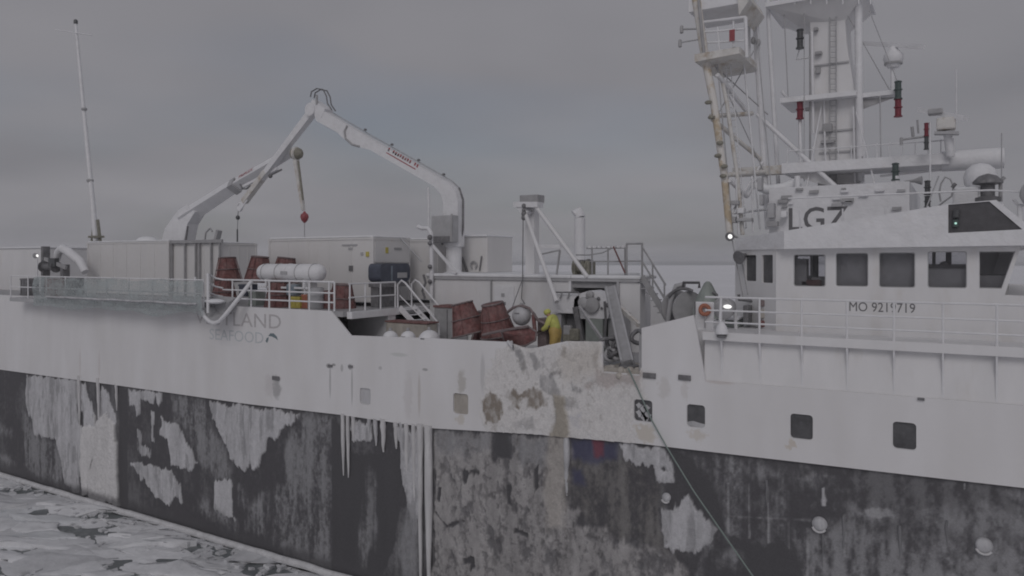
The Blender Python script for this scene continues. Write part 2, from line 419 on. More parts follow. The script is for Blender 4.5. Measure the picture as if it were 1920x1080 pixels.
    def plate(s, outer, holes, fn, t):
        """outline (u,v) with holes, mapped by fn(u,v,depth), thickness t"""
        loops = [outer] + list(holes)
        tri = tessellate_polygon([[Vector((u, v, 0)) for (u, v) in lp] for lp in loops])
        flat = [p for lp in loops for p in lp]; n = len(flat)
        vs = [fn(u, v, 0) for (u, v) in flat] + [fn(u, v, t) for (u, v) in flat]
        fs = [tuple(q) for q in tri] + [tuple(i + n for i in reversed(q)) for q in tri]
        o = 0
        for lp in loops:
            k = len(lp)
            for i in range(k):
                j = (i + 1) % k; fs.append((o + i, o + j, o + j + n, o + i + n))
            o += k
        return s.add(vs, fs)
    def build(s, name, material, parent=None, label=None):
        off = Vector((0, 0, 0))
        if parent is not None:
            rt = parent
            while rt.parent: rt = rt.parent
            off = OFF.get(rt.name, Vector((0, 0, 0)))
        me = bpy.data.meshes.new(name)
        me.from_pydata([v - off for v in s.v], [], s.f)
        bm = bmesh.new(); bm.from_mesh(me)
        for f, k in zip(bm.faces, s.sm): f.smooth = k
        bmesh.ops.recalc_face_normals(bm, faces=list(bm.faces))
        bm.to_mesh(me); bm.free()
        me.materials.append(MATS[material] if isinstance(material, str) else material)
        o = bpy.data.objects.new(name, me); COL.objects.link(o)
        if parent is not None: o.parent = parent
        if label: o['label'] = label
        return o

def tag(o, label, cat=None, group=None, kind=None):
    if label: o['label'] = label
    if cat: o['category'] = cat
    if group: o['group'] = group
    if kind: o['kind'] = kind
    return o
def thing(name, loc, label, cat, group=None):
    o = bpy.data.objects.new(name, None); COL.objects.link(o)
    o.location = Vector(loc); OFF[o.name] = Vector(loc); o.empty_display_size = 0.2
    return tag(o, label, cat, group)
def copy_thing(root, loc, rot=None, label=None):
    r = root.copy(); COL.objects.link(r); r.location = Vector(loc); OFF[r.name] = Vector(loc)
    if rot is not None: r.rotation_euler = rot
    if label: r['label'] = label
    for ch in list(root.children):
        c = ch.copy(); COL.objects.link(c); c.parent = r
        for g in list(ch.children):
            d = g.copy(); COL.objects.link(d); d.parent = c
    return r
def rrect(u0, u1, v0, v1, r, n=4):
    pts = []
    for (cx, cy, a0) in ((u1 - r, v1 - r, 0), (u0 + r, v1 - r, 90), (u0 + r, v0 + r, 180), (u1 - r, v0 + r, 270)):
        for i in range(n + 1):
            a = math.radians(a0 + 90 * i / n); pts.append((cx + r * math.cos(a), cy + r * math.sin(a)))
    return pts
def XZ(Y, sgn=1): return lambda u, v, t: Vector((u, Y + sgn * t, v))
def arc(c, r, a0, a1, u, v, n=8):
    return [Vector(c) + (Vector(u) * math.cos(math.radians(a0 + (a1 - a0) * i / n)) + Vector(v) * math.sin(math.radians(a0 + (a1 - a0) * i / n))) * r for i in range(n + 1)]
def text_obj(name, body, material, parent, p0, udir, vdir, width, height, lift, bold=0.0):
    cu = bpy.data.curves.new(name, 'FONT'); cu.body = body; cu.size = 1.0; cu.offset = bold; cu.extrude = 0.0; cu.resolution_u = 3
    to = bpy.data.objects.new(name + '_tmp', cu); COL.objects.link(to)
    dg = bpy.context.evaluated_depsgraph_get()
    me = bpy.data.meshes.new_from_object(to.evaluated_get(dg))
    bpy.data.objects.remove(to); bpy.data.curves.remove(cu)
    xs = [v.co.x for v in me.vertices]; ys = [v.co.y for v in me.vertices]
    x0, x1, y0, y1 = min(xs), max(xs), min(ys), max(ys)
    off = Vector((0, 0, 0))
    if parent is not None:
        rt = parent
        while rt.parent: rt = rt.parent
        off = OFF.get(rt.name, off)
    U = Vector(udir); V = Vector(vdir); N = U.cross(V).normalized()
    for v in me.vertices:
        a = (v.co.x - x0) / (x1 - x0) * width; b = (v.co.y - y0) / (y1 - y0) * height
        v.co = Vector(p0) + U * a + V * b + N * lift - off
    me.materials.append(MATS[material]); me.name = name
    o = bpy.data.objects.new(name, me); COL.objects.link(o); o.parent = parent
    return o

def railing(parent, base, h, posts, rails, r=0.028, matn='white_iced', pr=None):
    """base: polyline; posts: list of points on the base; rails: heights as fractions"""
    mb = MB()
    for q in rails: mb.tube([Vector(p) + Vector((0, 0, h * q)) for p in base], r if q < 1 else r * 1.2, 6)
    ro = mb.build('railing', matn, parent)
    for p in posts:
        MB().tube([Vector(p), Vector(p) + Vector((0, 0, h))], pr or r * 1.1, 6).build('stanchion', matn, ro)
    return ro

# ================================================================== THE SETTING
def disc(name, r, z, material, n=96, jit=0.0, c=(0, 0)):
    vs = [Vector((c[0], c[1], z))]
    for i in range(n):
        a = 2 * math.pi * i / n
        q = r * (1 + jit * noise.noise(Vector((math.cos(a) * 3, math.sin(a) * 3, 2.2))))
        vs.append(Vector((c[0] + q * math.cos(a), c[1] + q * math.sin(a), z)))
    mb = MB(); mb.add(vs, [(0, i + 1, (i + 1) % n + 1) for i in range(n)])
    return mb.build(name, material)
mat('sea_water', (0.05, 0.06, 0.065), 0.28, 0.1, 0.05, 0.15, 0.4)
mat('sea_ice', (0.80, 0.80, 0.82), 0.8, 0.07, 0.02, 0.06, 0.5, (0.68, 0.69, 0.71), 0.6, 0.05)
tag(disc('sea', 9000, -0.35, 'sea_water', 128), None, kind='structure')
ice = tag(disc('sea_ice', 1750, 0.0, 'sea_ice', 220, 0.25), None, kind='structure')
mb = MB(); mb.box(-75, -6, -15, 0.3, -0.3, 0.02)
tag(mb.build('brash_ice', 'slush'), None, kind='structure')

def clip(poly, a, b, c):          # keep a*x+b*y<=c
    out = []
    for i in range(len(poly)):
        p, q = poly[i], poly[(i + 1) % len(poly)]
        dp = a * p[0] + b * p[1] - c; dq = a * q[0] + b * q[1] - c
        if dp <= 0: out.append(p)
        if (dp < 0 < dq) or (dq < 0 < dp):
            t = dp / (dp - dq); out.append((p[0] + (q[0] - p[0]) * t, p[1] + (q[1] - p[1]) * t))
    return out
rnd = random.Random(11)
EA = math.radians(24); e1 = (math.cos(EA), math.sin(EA)); e2 = (-math.sin(EA), math.cos(EA))   # drift direction of the slabs
seeds = []
tries = 0
while len(seeds) < 260 and tries < 30000:
    tries += 1
    p = (rnd.uniform(-60, -12), rnd.uniform(-13.5, -0.2))
    md = rnd.choice((0.3, 0.5, 0.8, 1.2, 1.7))
    if all((((p[0] - q[0]) * e1[0] + (p[1] - q[1]) * e1[1]) * 0.42) ** 2 + ((p[0] - q[0]) * e2[0] + (p[1] - q[1]) * e2[1]) ** 2 > md * md for q in seeds): seeds.append(p)
for s in seeds:
    # Voronoi cell in a space stretched along the drift
    def st(q): return (q[0] * e1[0] + q[1] * e1[1]) * 0.42, q[0] * e2[0] + q[1] * e2[1]
    su_, sv_ = st(s)
    poly = [(su_ - 2.5, sv_ - 2.2), (su_ + 2.5, sv_ - 2.2), (su_ + 2.5, sv_ + 2.2), (su_ - 2.5, sv_ + 2.2)]
    gap = rnd.choice((-0.3, -0.2, -0.1, -0.03, 0.0, 0.03, 0.10))
    for q in seeds:
        if q is s: continue
        qu, qv = st(q); dx, dy = qu - su_, qv - sv_; L_ = math.hypot(dx, dy)
        if L_ > 5: continue
        poly = clip(poly, dx / L_, dy / L_, (dx * (su_ + qu) / 2 + dy * (sv_ + qv) / 2) / L_ - gap)
        if len(poly) < 3: break
    if len(poly) < 3: continue
    poly = [(u / 0.42 * e1[0] + v * e2[0], u / 0.42 * e1[1] + v * e2[1]) for (u, v) in poly]
    ol = []
    for i in range(len(poly)):
        a, b = Vector(poly[i]), Vector(poly[(i + 1) % len(poly)])
        k = max(1, int((b - a).length / 0.22))
        for j in range(k):
            pt = a.lerp(b, j / k); nn = noise.noise_vector(Vector((pt.x * 1.1, pt.y * 1.1, 5))) * 0.30 + noise.noise_vector(Vector((pt.x * 5, pt.y * 5, 9))) * 0.10
            ol.append(Vector((pt.x + nn.x, min(-0.16, pt.y + nn.y), 0)))
    if len(ol) < 4: continue
    cen = sum(ol, Vector((0, 0, 0))) / len(ol); h = rnd.choice((0.02, 0.03, 0.05, 0.08, 0.15))
    tx, ty = rnd.gauss(0, 0.03), rnd.gauss(0, 0.06)
    n = len(ol); vs = []
    for (sc, zz) in ((1.0, -0.25), (1.0, h * 0.9), (0.98, h), (0.6, h), (0.3, h)):
        for p in ol:
            d = (p - cen) * sc; q = cen + d
            rel = 0.07 * noise.noise(Vector((q.x * 0.5, q.y * 0.5, 3))) + 0.03 * noise.noise(Vector((q.x * 2.0, q.y * 2.0, 8)))
            vs.append(Vector((q.x, q.y, zz + max(-.15, min(.15, d.x * tx + d.y * ty)) + (rel if zz > 0 else 0))))
    vs.append(cen + Vector((0, 0, h + 0.07 * noise.noise(Vector((cen.x * .5, cen.y * .5, 3))))))
    fs = [(r * n + i, r * n + (i + 1) % n, (r + 1) * n + (i + 1) % n, (r + 1) * n + i) for r in range(4) for i in range(n)]
    fs += [(4 * n + i, 4 * n + (i + 1) % n, 5 * n) for i in range(n)]
    fl = MB(); fl.add(vs[:2 * n], fs[:n], False); fl.add(vs[n:], [[i - n for i in f] for f in fs[n:]], True); fl.build('ice_floe', rnd.choice(('floe', 'floe', 'floe_grey', 'floe_blue')), ice)

rub = MB(); rr_ = random.Random(21)
for k in range(520):
    x = rr_.uniform(-58, -14); y = -abs(rr_.gauss(0, 1.1)) - .2 if k < 260 else rr_.uniform(-11, -.3); q = rr_.uniform(.04, .15)
    vs = [Vector((x + q * rr_.uniform(.6, 1.5) * a_, y + q * rr_.uniform(.6, 1.5) * b_, .05 + q * c_ * rr_.uniform(.2, .9))) for a_ in (-1, 1) for b_ in (-1, 1) for c_ in (-1, 1)]
    rub.add(vs, [(0, 1, 3, 2), (4, 6, 7, 5), (0, 4, 5, 1), (2, 3, 7, 6), (0, 2, 6, 4), (1, 5, 7, 3)])
tag(rub.build('ice_rubble', 'floe_grey'), None, kind='stuff')

# ================================================================== THE VESSEL: hull, decks, houses
ves = thing('fishing_vessel', (-20, 6.5, 0), 'white and black ice crusted fishing vessel lying in the sea ice', 'ship')
BEAM = 13.0
XS, XB = -60.0, 4.0
xa = PX(640, 0); xg0 = PX(1130, 0); xg1 = PX(1203, 0); xf = PX(1300, 0)
paint = [(XS, PZ(0, 693, 0) - 0.05)] + [(PX(a, 0), PZ(a, b, 0)) for (a, b) in ((0, 693), (230, 724), (460, 757), (640, 778), (810, 803), (1000, 814), (1200, 832), (1450, 861), (1700, 890), (1920, 915))] + [(XB, PZ(1920, 915, 0) + 0.03)]
Z_AFT, Z_MID, Z_FWD, Z_LED = 10.15, 8.73, 10.10, 8.72
top = [(XB, Z_LED + 0.06), (PX(1322, 0), Z_LED), (PX(1308, 0), 10.0), (xf, 10.55), (xg1, 10.11), (xg1, 8.735), (xg0, 8.735), (xg0, PZ(1130, 641, 0)),
       (PX(1060, 0), PZ(1060, 640, 0)), (PX(1000, 0), PZ(1000, 653, 0)), (PX(985, 0), PZ(985, 653, 0)), (PX(950, 0), PZ(950, 641, 0)), (PX(800, 0), PZ(800, 634, 0)),
       (PX(657, 0), PZ(657, 629, 0)), (PX(620, 0), PZ(620, 583, 0)), (PX(500, 0), 10.165), (XS, 10.165)]
ports = [(685, 743, 10, 15), (864, 757, 14, 19), (1206, 770, 17, 20), (1305, 780, 17, 21), (1503, 800, 21, 23), (1696, 817, 22, 25)]
holes = []
for (px, py, hw, hh) in ports:
    holes.append(rrect(PX(px - hw, 0), PX(px + hw, 0), PZ(px, py + hh, 0), PZ(px, py - hh, 0), 0.09))
hull_w = MB().plate(paint + top, holes, XZ(0), 0.08).build('hull_plating', 'white_hull', ves, 'white upper hull plating with brown and grey stains')
for i, (hl, (px, py, hw, hh)) in enumerate(zip(holes, ports)):
    cx = sum(p[0] for p in hl) / len(hl); cz = sum(p[1] for p in hl) / len(hl)
    outer = [(cx + (p[0] - cx) * 1.05 + (0.012 if p[0] > cx else -0.012), cz + (p[1] - cz) * 1.05) for p in hl]
    fr = MB().plate(outer, [hl], XZ(-0.004), 0.004 + 0.01).build('porthole', 'white_paint', ves)
    MB().plate(hl, [], XZ(0.06), 0.02).build('pane', 'ice_light' if i in (0,) else 'ice_brown' if i == 1 else 'dark_glass', fr)
    if i == 2:      # ice frozen on this pane
        for (dx, dz, q) in ((-.02, .0, .12), (.09, .07, .09), (-.13, -.1, .1), (.08, -.16, .13), (-.15, .12, .08), (.02, -.24, .1)):
            MB().plate([(cx + dx + q * math.cos(a) * (1 + .4 * math.sin(3 * a)), cz + dz + q * math.sin(a) * (1 + .3 * math.cos(4 * a))) for a in [2 * math.pi * k / 14 for k in range(14)]], [], XZ(0.045), 0.014).build('ice_patch', 'ice_light', fr)
    if i in (3,):
        MB().plate([(cx - .26, cz - .3), (cx + .26, cz - .33), (cx + .26, cz - .22), (cx + .1, cz - .2), (cx - .1, cz - .16), (cx - .26, cz - .2)], [], XZ(0.045), 0.014).build('ice_patch', 'ice_light', fr)
YB = 0.11
XG0, XG1 = -47.6, 2.6
hb = MB()
def zpaint(x):
    for (a, b) in zip(paint[:-1], paint[1:]):
        if x <= b[0]: return a[1] + (b[1] - a[1]) * (x - a[0]) / (b[0] - a[0])
    return paint[-1][1]
hb.box(XS, XG0, YB, YB + .08, -.6, zpaint(XG0 - 5))
hull_b = hb.build('hull_bottom', 'black_hull', ves, 'black lower hull partly covered by frost and ice')
MB().box(XG1, XB, YB, YB + .08, -.6, zpaint(XG1)).build('forward_bottom_plate', 'black_hull', hull_b)
# port side, stern, bow
bw = MB()
bow = [(XB, 0.0), (9, 0.5), (14, 2.0), (19, 4.2), (23, 6.5)]
bowall = bow + [(x, BEAM - y) for (x, y) in reversed(bow[:-1])]
for i in range(len(bowall) - 1):
    (xa_, ya_), (xb_, yb_) = bowall[i], bowall[i + 1]
    bw.add([(xa_, ya_, 6.9), (xb_, yb_, 6.9), (xb_, yb_, 10.1), (xa_, ya_, 10.1)], [(0, 1, 2, 3)])
bw.add([(x, y, 10.1) for (x, y) in bowall], [tuple(range(len(bowall)))])
bw.box(XS, XB, BEAM - 0.08, BEAM, 6.4, 10.15)
bw.box(XS - 0.08, XS, 0, BEAM, 6.0, 10.15)
bw.build('bow_and_port_plating', 'white_paint', ves)
bb = MB()
for i in range(len(bowall) - 1):
    (xa_, ya_), (xb_, yb_) = bowall[i], bowall[i + 1]
    bb.add([(xa_, ya_ + (YB if ya_ < 6.5 else -YB), -0.6), (xb_, yb_, -0.6), (xb_, yb_ + 0.001, 6.9), (xa_, ya_ + (YB if ya_ < 6.5 else -YB), 6.9)], [(0, 1, 2, 3)])
bb.box(XS, XB, BEAM - 0.2, BEAM - 0.1, -0.6, 6.4)
bb.box(XS + 0.02, XS + 0.1, 0.2, BEAM - 0.2, -0.6, 6.0)
bb.build('bow_and_port_bottom', 'black_hull', ves)
# decks
MB().box(XS, xa, 0.085, BEAM - 0.085, 9.95, Z_AFT).build('aft_deck', 'grey_steel', ves)
MB().box(xa - 0.3, xg1 + 0.2, 0.085, BEAM - 0.085, 8.55, Z_MID).build('working_deck', 'mid_grey', ves)
fb = MB()
sec = [(0.085, Z_LED), (0.19, 9.87), (-0.03, 9.87), (-0.03, Z_FWD), (BEAM + 0.03, Z_FWD), (BEAM + 0.03, 9.87), (BEAM - 0.19, 9.87), (BEAM - 0.085, Z_LED)]
xf0 = PX(1318, 0)
vs = [(x, y, z) for x in (xf0, 8.0) for (y, z) in sec]; n = len(sec)
fb.add(vs, [(i, (i + 1) % n, n + (i + 1) % n, n + i) for i in range(n)] + [tuple(range(n)), tuple(range(n, 2 * n))])
fb.box(xg1 + 0.02, xf0 - 0.003, 0.42, BEAM - 0.085, Z_MID - 0.1, Z_FWD)
fwd = fb.build('forward_deck_house', 'white_paint', ves)
for px in (1352, 1424, 1503, 1588, 1676, 1768, 1869, 1985, 2110):
    x = PX(px, 0)
    MB().plate([(-0.02, 9.868), (0.18, 9.868), (0.10, Z_LED + 0.05), (0.085, Z_LED + 0.05), (0.085, 9.4)], [], lambda u, v, t, x=x: Vector((x - 0.02 + t, u, v)), 0.04).build('bracket', 'white_iced', fwd)
base = [(xf0 + 0.05, 0.05, Z_FWD), (PX(2110, 0.05), 0.05, Z_FWD)]
r_ = railing(ves, base, 0.97, [(PX(p, 0.05), 0.05, Z_FWD) for p in (1352, 1424, 1503, 1588, 1676, 1768, 1869, 1985, 2110)], (0.28, 0.62, 1.0), 0.028)
# dark outlets in the side
for (px, py, q) in ((518, 709, .13), (1218, 704, .13), (1284, 708, .12), (1727, 748, .05), (620, 686, .07), (658, 687, .07)):
    c = P(px, py, 0)
    MB().box(c.x - q * 1.5, c.x + q * 1.5, -0.05, 0.01, c.z - q * .6, c.z + q * .6).build('scupper', 'dark_steel', hull_w)

# ------------------------------------------------------------------ ice on the black side
def hp(pts, Y=None): return [(PX(a, YB if Y is None else Y), PZ(a, b, YB if Y is None else Y)) for (a, b) in pts]
def vnoise(X, Z, seed):
    ix = np.floor(X).astype(np.int64); iz = np.floor(Z).astype(np.int64); fx = X - ix; fz = Z - iz
    def h(a, b):
        q = (a * 374761393 + b * 668265263 + seed * 974634777) & 0xffffffff
        q = ((q ^ (q >> 13)) * 1274126177) & 0xffffffff; q = q ^ (q >> 16)
        return (q & 0xffff) / 65535.0
    fx = fx * fx * (3 - 2 * fx); fz = fz * fz * (3 - 2 * fz)
    return (h(ix, iz) * (1 - fx) + h(ix + 1, iz) * fx) * (1 - fz) + (h(ix, iz + 1) * (1 - fx) + h(ix + 1, iz + 1) * fx) * fz
def fbm(X, Z, sx, sz, seed, octv=4, gain=.55):
    r = 0; a = 1; t = 0
    for o in range(octv): r = r + a * vnoise(X * sx * 2 ** o + 17.3 * o, Z * sz * 2 ** o + 5.1 * o, seed + o); t += a; a *= gain
    return r / t
def sdpoly(X, Z, poly):
    d2 = np.full(X.shape, 1e9); ins = np.zeros(X.shape, bool); n = len(poly)
    for i in range(n):
        (ax, az), (bx, bz) = poly[i], poly[(i + 1) % n]
        ex, ez = bx - ax, bz - az; t = np.clip(((X - ax) * ex + (Z - az) * ez) / (ex * ex + ez * ez + 1e-12), 0, 1)
        d2 = np.minimum(d2, (X - ax - t * ex) ** 2 + (Z - az - t * ez) ** 2)
        c = (az > Z) != (bz > Z)
        ins ^= c & (X < (bx - ax) * (Z - az) / ((bz - az) if abs(bz - az) > 1e-9 else 1e-9) + ax)
    d = np.sqrt(d2); return np.where(ins, d, -d)
def sstep(a, b, x): t = np.clip((x - a) / (b - a), 0, 1); return t * t * (3 - 2 * t)
def attr_mat(name, rough=.55):
    m = bpy.data.materials.new(name); m.use_nodes = True; n = m.node_tree.nodes; L = m.node_tree.links; b = n['Principled BSDF']; b.inputs['Roughness'].default_value = rough
    at = n.new('ShaderNodeAttribute'); at.attribute_name = 'paint_colour'
    geo = n.new('ShaderNodeNewGeometry'); nz = n.new('ShaderNodeTexNoise'); nz.inputs['Scale'].default_value = 22; nz.inputs['Detail'].default_value = 5; nz.inputs['Roughness'].default_value = .7
    L.new(geo.outputs['Position'], nz.inputs['Vector'])
    mr = n.new('ShaderNodeMapRange'); mr.inputs['From Min'].default_value = .3; mr.inputs['From Max'].default_value = .7; mr.inputs['To Min'].default_value = .86; mr.inputs['To Max'].default_value = 1.14
    L.new(nz.outputs['Fac'], mr.inputs['Value'])
    sc = n.new('ShaderNodeVectorMath'); sc.operation = 'SCALE'; L.new(at.outputs['Color'], sc.inputs[0]); L.new(mr.outputs[0], sc.inputs['Scale'])
    L.new(sc.outputs[0], b.inputs['Base Color'])
    bp = n.new('ShaderNodeBump'); bp.inputs['Distance'].default_value = .012; L.new(nz.outputs['Fac'], bp.inputs['Height']); L.new(bp.outputs[0], b.inputs['Normal'])
    MATS[name] = m
attr_mat('hull_crust')
def crust_mesh(name, X, Z, Yv, C, keep, parent):
    nz_, nx_ = X.shape; off = OFF[ves.name]
    co = np.stack([X - off.x, Yv - off.y, Z - off.z], -1).reshape(-1, 3)
    idx = np.arange(nz_ * nx_).reshape(nz_, nx_)
    q = np.stack([idx[:-1, :-1], idx[:-1, 1:], idx[1:, 1:], idx[1:, :-1]], -1).reshape(-1, 4)
    if keep is not None: q = q[(keep[:-1, :-1] | keep[:-1, 1:] | keep[1:, 1:] | keep[1:, :-1]).reshape(-1)]
    me = bpy.data.meshes.new(name); me.vertices.add(len(co)); me.vertices.foreach_set('co', co.astype(np.float32).ravel())
    me.loops.add(q.size); me.loops.foreach_set('vertex_index', q.astype(np.int32).ravel())
    me.polygons.add(len(q)); me.polygons.foreach_set('loop_start', (np.arange(len(q)) * 4).astype(np.int32)); me.polygons.foreach_set('loop_total', np.full(len(q), 4, np.int32))
    me.polygons.foreach_set('use_smooth', np.ones(len(q), bool))
    me.update(calc_edges=True); me.validate()
    a = me.color_attributes.new('paint_colour', 'FLOAT_COLOR', 'POINT')
    a.data.foreach_set('color', np.concatenate([C.reshape(-1, 3), np.ones((C.size // 3, 1))], 1).astype(np.float32).ravel())
    me.materials.append(MATS['hull_crust']); o = bpy.data.objects.new(name, me); COL.objects.link(o); o.parent = parent; return o
KIND = {   # colour, edge softness, edge noise, texture contrast, strength, thickness
    'ice_light': ((.54, .538, .555), .03, .34, .75, 1.0, .045), 'ice_white': ((.68, .67, .67), .06, .24, .5, 1.0, .09),
    'ice_frost': ((.27, .27, .28), .22, .5, .95, .85, .012), 'ice_dirty': ((.36, .348, .347), .10, .45, 1.0, .97, .05),
    'ice_brown': ((.42, .395, .37), .16, .3, .6, .85, .10), 'bare': ((.088, .086, .092), .04, .2, .15, 1.0, 0), 'thin': ((.36, .36, .37), .04, .12, .6, .8, .01),
    'navy': ((.075, .078, .14), .12, .2, .3, .8, 0), 'redmark': ((.22, .06, .08), .10, .15, .2, .8, 0), 'scratch': ((.20, .19, .18), .25, .6, 1.0, .6, .006)}
